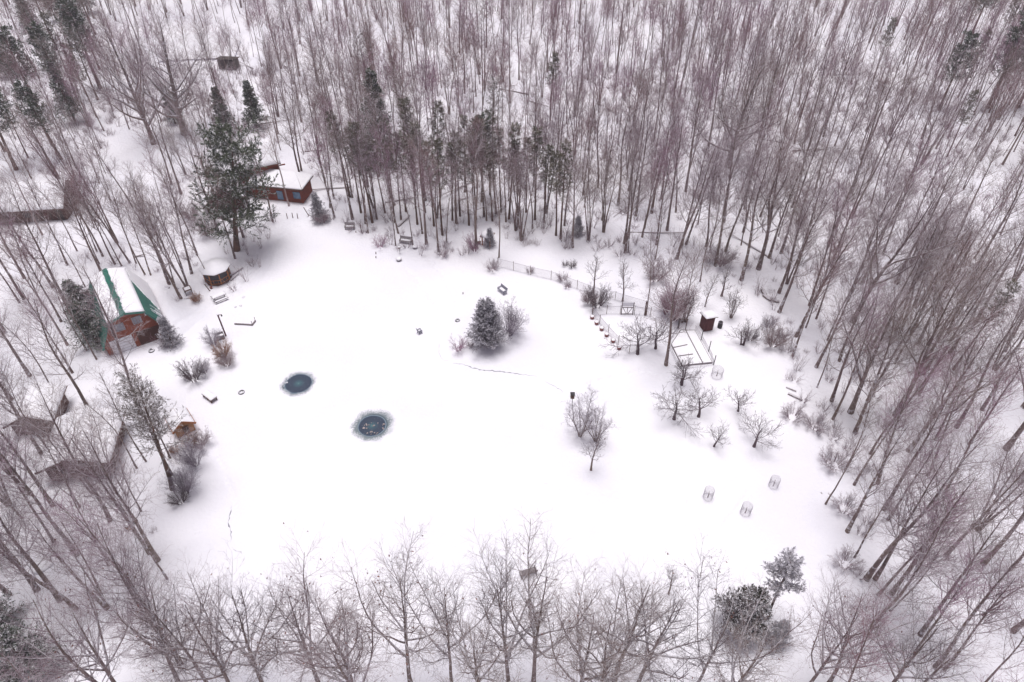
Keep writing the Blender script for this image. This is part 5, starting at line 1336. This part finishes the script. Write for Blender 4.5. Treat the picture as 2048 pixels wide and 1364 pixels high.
def fire_ring():
    p = gat(378, 587); t = thing('grill_stand', 'square snow-topped stand with dark frame left of the picnic table', 'grill', p, .6)
    for x, y in ((-.4, -.4), (.4, -.4), (-.4, .4), (.4, .4)): MB().box((x, y, .4), (.08, .08, .85)).build('leg', 'iron', t)
    f = MB()
    for x, y, a, b in ((0, -.43, .98, .1), (0, .43, .98, .1), (-.43, 0, .1, .76), (.43, 0, .1, .76)): f.box((x, y, .82), (a, b, .14))
    f.build('frame', 'woodbrown', t); MB().box((0, 0, .82), (.74, .74, .18)).build('snow_fill', 'snow', t, bevel=.05)
    for (a, b, lb) in [(335, 580, 'curved dark stone left of the snow-topped stand'), (353, 578, 'long dark stone beside the twin trunks near the stand'), (374, 597, 'dark stone at the foot of the snow-topped stand')]:
        q = gat(a, b); o = MB().dome((0, 0, -.1), .42, .32, 9, 3, .2).build('stone', 'rock', None, smooth=True); o.location = q; o.scale = (1, .55, 1); tag(o, lb, 'stone')
    for (a, b, s, lb) in [(487, 594, .3, 'dark stone among the patch beside the tire tracks, largest'), (481, 611, .28, 'dark stone in the patch beside the tire tracks, middle'), (470, 614, .2, 'dark stone in the patch beside the tire tracks, leftmost')]:
        q = gat(a, b); o = MB().dome((0, 0, -.08), s, .2, 9, 3, .25).build('stone', 'rock', None, smooth=True); o.location = q; tag(o, lb, 'stone')
fire_ring()

def logs():
    for (a, b, r_, z1, lb) in [((1525, 583), (1530, 592), .28, .3, 'short thick log, upper end of the firewood heap'), ((1527, 592), (1541, 603), .24, .35, 'long dark log in the middle of the firewood heap'), ((1533, 597), (1552, 600), .17, .3, 'thin log across the firewood heap'), ((1545, 602), (1558, 606), .2, .2, 'low log at the right of the firewood heap'),
                               ((1576, 788), (1604, 802), .13, .25, 'snow-topped fallen log at the clearing edge'), ((1572, 775), (1592, 784), .08, .3, 'thin broken branch above the snow-topped fallen log'), ((610, 302), (650, 302), .13, .5, 'long fallen trunk behind the log cabin'),
                               ((770, 406), (835, 395), .12, .6, 'fallen trunk propped in the woods at the pond head'), ((915, 403), (938, 398), .11, .5, 'short fallen trunk among the red pines'), ((1255, 466), (1370, 468), .10, .5, 'long fallen trunk behind the garden'), ((796, 455), (820, 436), .16, .7, 'broken dark trunk above the wide grey bench'),
                               ((268, 515), (290, 510), .1, .6, 'dark crosspiece log behind the gambrel barn'), ((176, 682), (198, 677), .09, .5, 'dark branch lying left of the gambrel barn'), ((1642, 985), (1644, 988), .05, .1, 'short twisted stick below the right cage')]:
        A, B = gat(*a), gat(*b); A[2] += r_ * .8; B[2] += r_ * .6 + z1 * .4
        mid = (A + B) / 2 + np.array([0, 0, .02])
        o = MB().tube([A, mid, B], [r_ * 1.1, r_, r_ * .8], 8).build('log', 'bark', None, smooth=True); tag(o, lb, 'log')
    p = gat(264, 1050); t = thing('stone_bench', 'snow-topped plank seat on brown blocks beneath the near left trees', 'bench', p, math.radians(70))
    s = MB().box((0, 0, .5), (1.25, .42, .08)).build('seat', 'woodbrown', t); snow_sheet('snow_cap', (-.2, .55), (.2, .55), -.6, .6, .1, s, .02, .02, ax='x', n=10)
    for x in (-.45, .45): MB().box((x, 0, .2), (.26, .5, .55)).build('leg', 'orangewood' if x < 0 else 'woodbrown', t, bevel=.03)
    p = gat(84, 1130); t = thing('tarp', 'snow-covered low tarp with dark corner in the near left woods', 'tarp', p, .3)
    MB().dome((0, 0, -.1), 1.0, .5, 12, 4, .12).build('sheet', 'snow', t, smooth=True); MB().tube([(.7, -.2, .0), (.95, .3, .5)], .04, 6).build('pole', 'iron', t)
    n_ = 0
    while n_ < 26:
        y = rng.uniform(40, 150); x = rng.uniform(-1, 1) * y * .62
        if bool(inpoly(np.array([x]), np.array([y]), CLEAR)[0]) or float(seg_dist(np.array([x]), np.array([y]), CLEAR + [CLEAR[0]])[0]) < 6 or blocked(x, y, 3): continue
        a, L, r_ = rng.random() * 6.28, rng.uniform(4, 9), rng.uniform(.08, .16)
        A = np.array([x, y, hz(x, y) + r_ * .7]); x2, y2 = x + L * math.cos(a), y + L * math.sin(a); B = np.array([x2, y2, hz(x2, y2) + rng.uniform(.1, .9)])
        o = MB().tube([A, A * .5 + B * .5 + np.array([0, 0, .1]), B], [r_, r_ * .8, r_ * .35], 7).build('fallen_trunk', 'bark', None, smooth=True)
        tag(o, 'snow-dusted fallen trunk lying loose on the floor of the woods', 'log', 'fallen trunks scattered in the woods'); n_ += 1
logs()

# pale leaf clumps afloat in the second hole in the ice
for i in range(19):
    a = rng.random() * 6.28; r_ = 1.15 * math.sqrt(rng.random())
    x, y = h2[0] + r_ * math.cos(a), h2[1] + r_ * math.sin(a)
    o = MB().dome((0, 0, -.03), rng.uniform(.06, .19), .12, 9, 3, .3).build('leaf_clump', 'brownleafclump', None, smooth=False)
    o.location = (x, y, hz(x, y) + .02); o.rotation_euler = (0, 0, rng.random() * 6); o.scale = (1, rng.uniform(.5, .9), 1)
    tag(o, 'pale brown clump afloat in the lower of the two pond holes', 'leaf clump', 'pale clumps in the pond hole')

# ------------------------------------------------------------------ snowy air
def haze():
    x0, x1, y0, y1, z0, z1 = -420, 420, -60, 420, -2.5, 66
    o = MB().box(((x0 + x1) / 2, (y0 + y1) / 2, (z0 + z1) / 2), (x1 - x0, y1 - y0, z1 - z0)).build('haze', 'bark', None)
    m = bpy.data.materials.new('snowy_air'); m.use_nodes = True; n = m.node_tree; n.nodes.remove(n.nodes['Principled BSDF'])
    v = n.nodes.new('ShaderNodeVolumePrincipled'); v.inputs['Density'].default_value = HAZE
    v.inputs['Color'].default_value = (.98, .91, .975, 1); v.inputs['Anisotropy'].default_value = 0.2
    n.links.new(v.outputs[0], n.nodes['Material Output'].inputs['Volume'])
    o.data.materials.clear(); o.data.materials.append(m); tag(o, kind='stuff')
HAZE = 0.0007
haze()
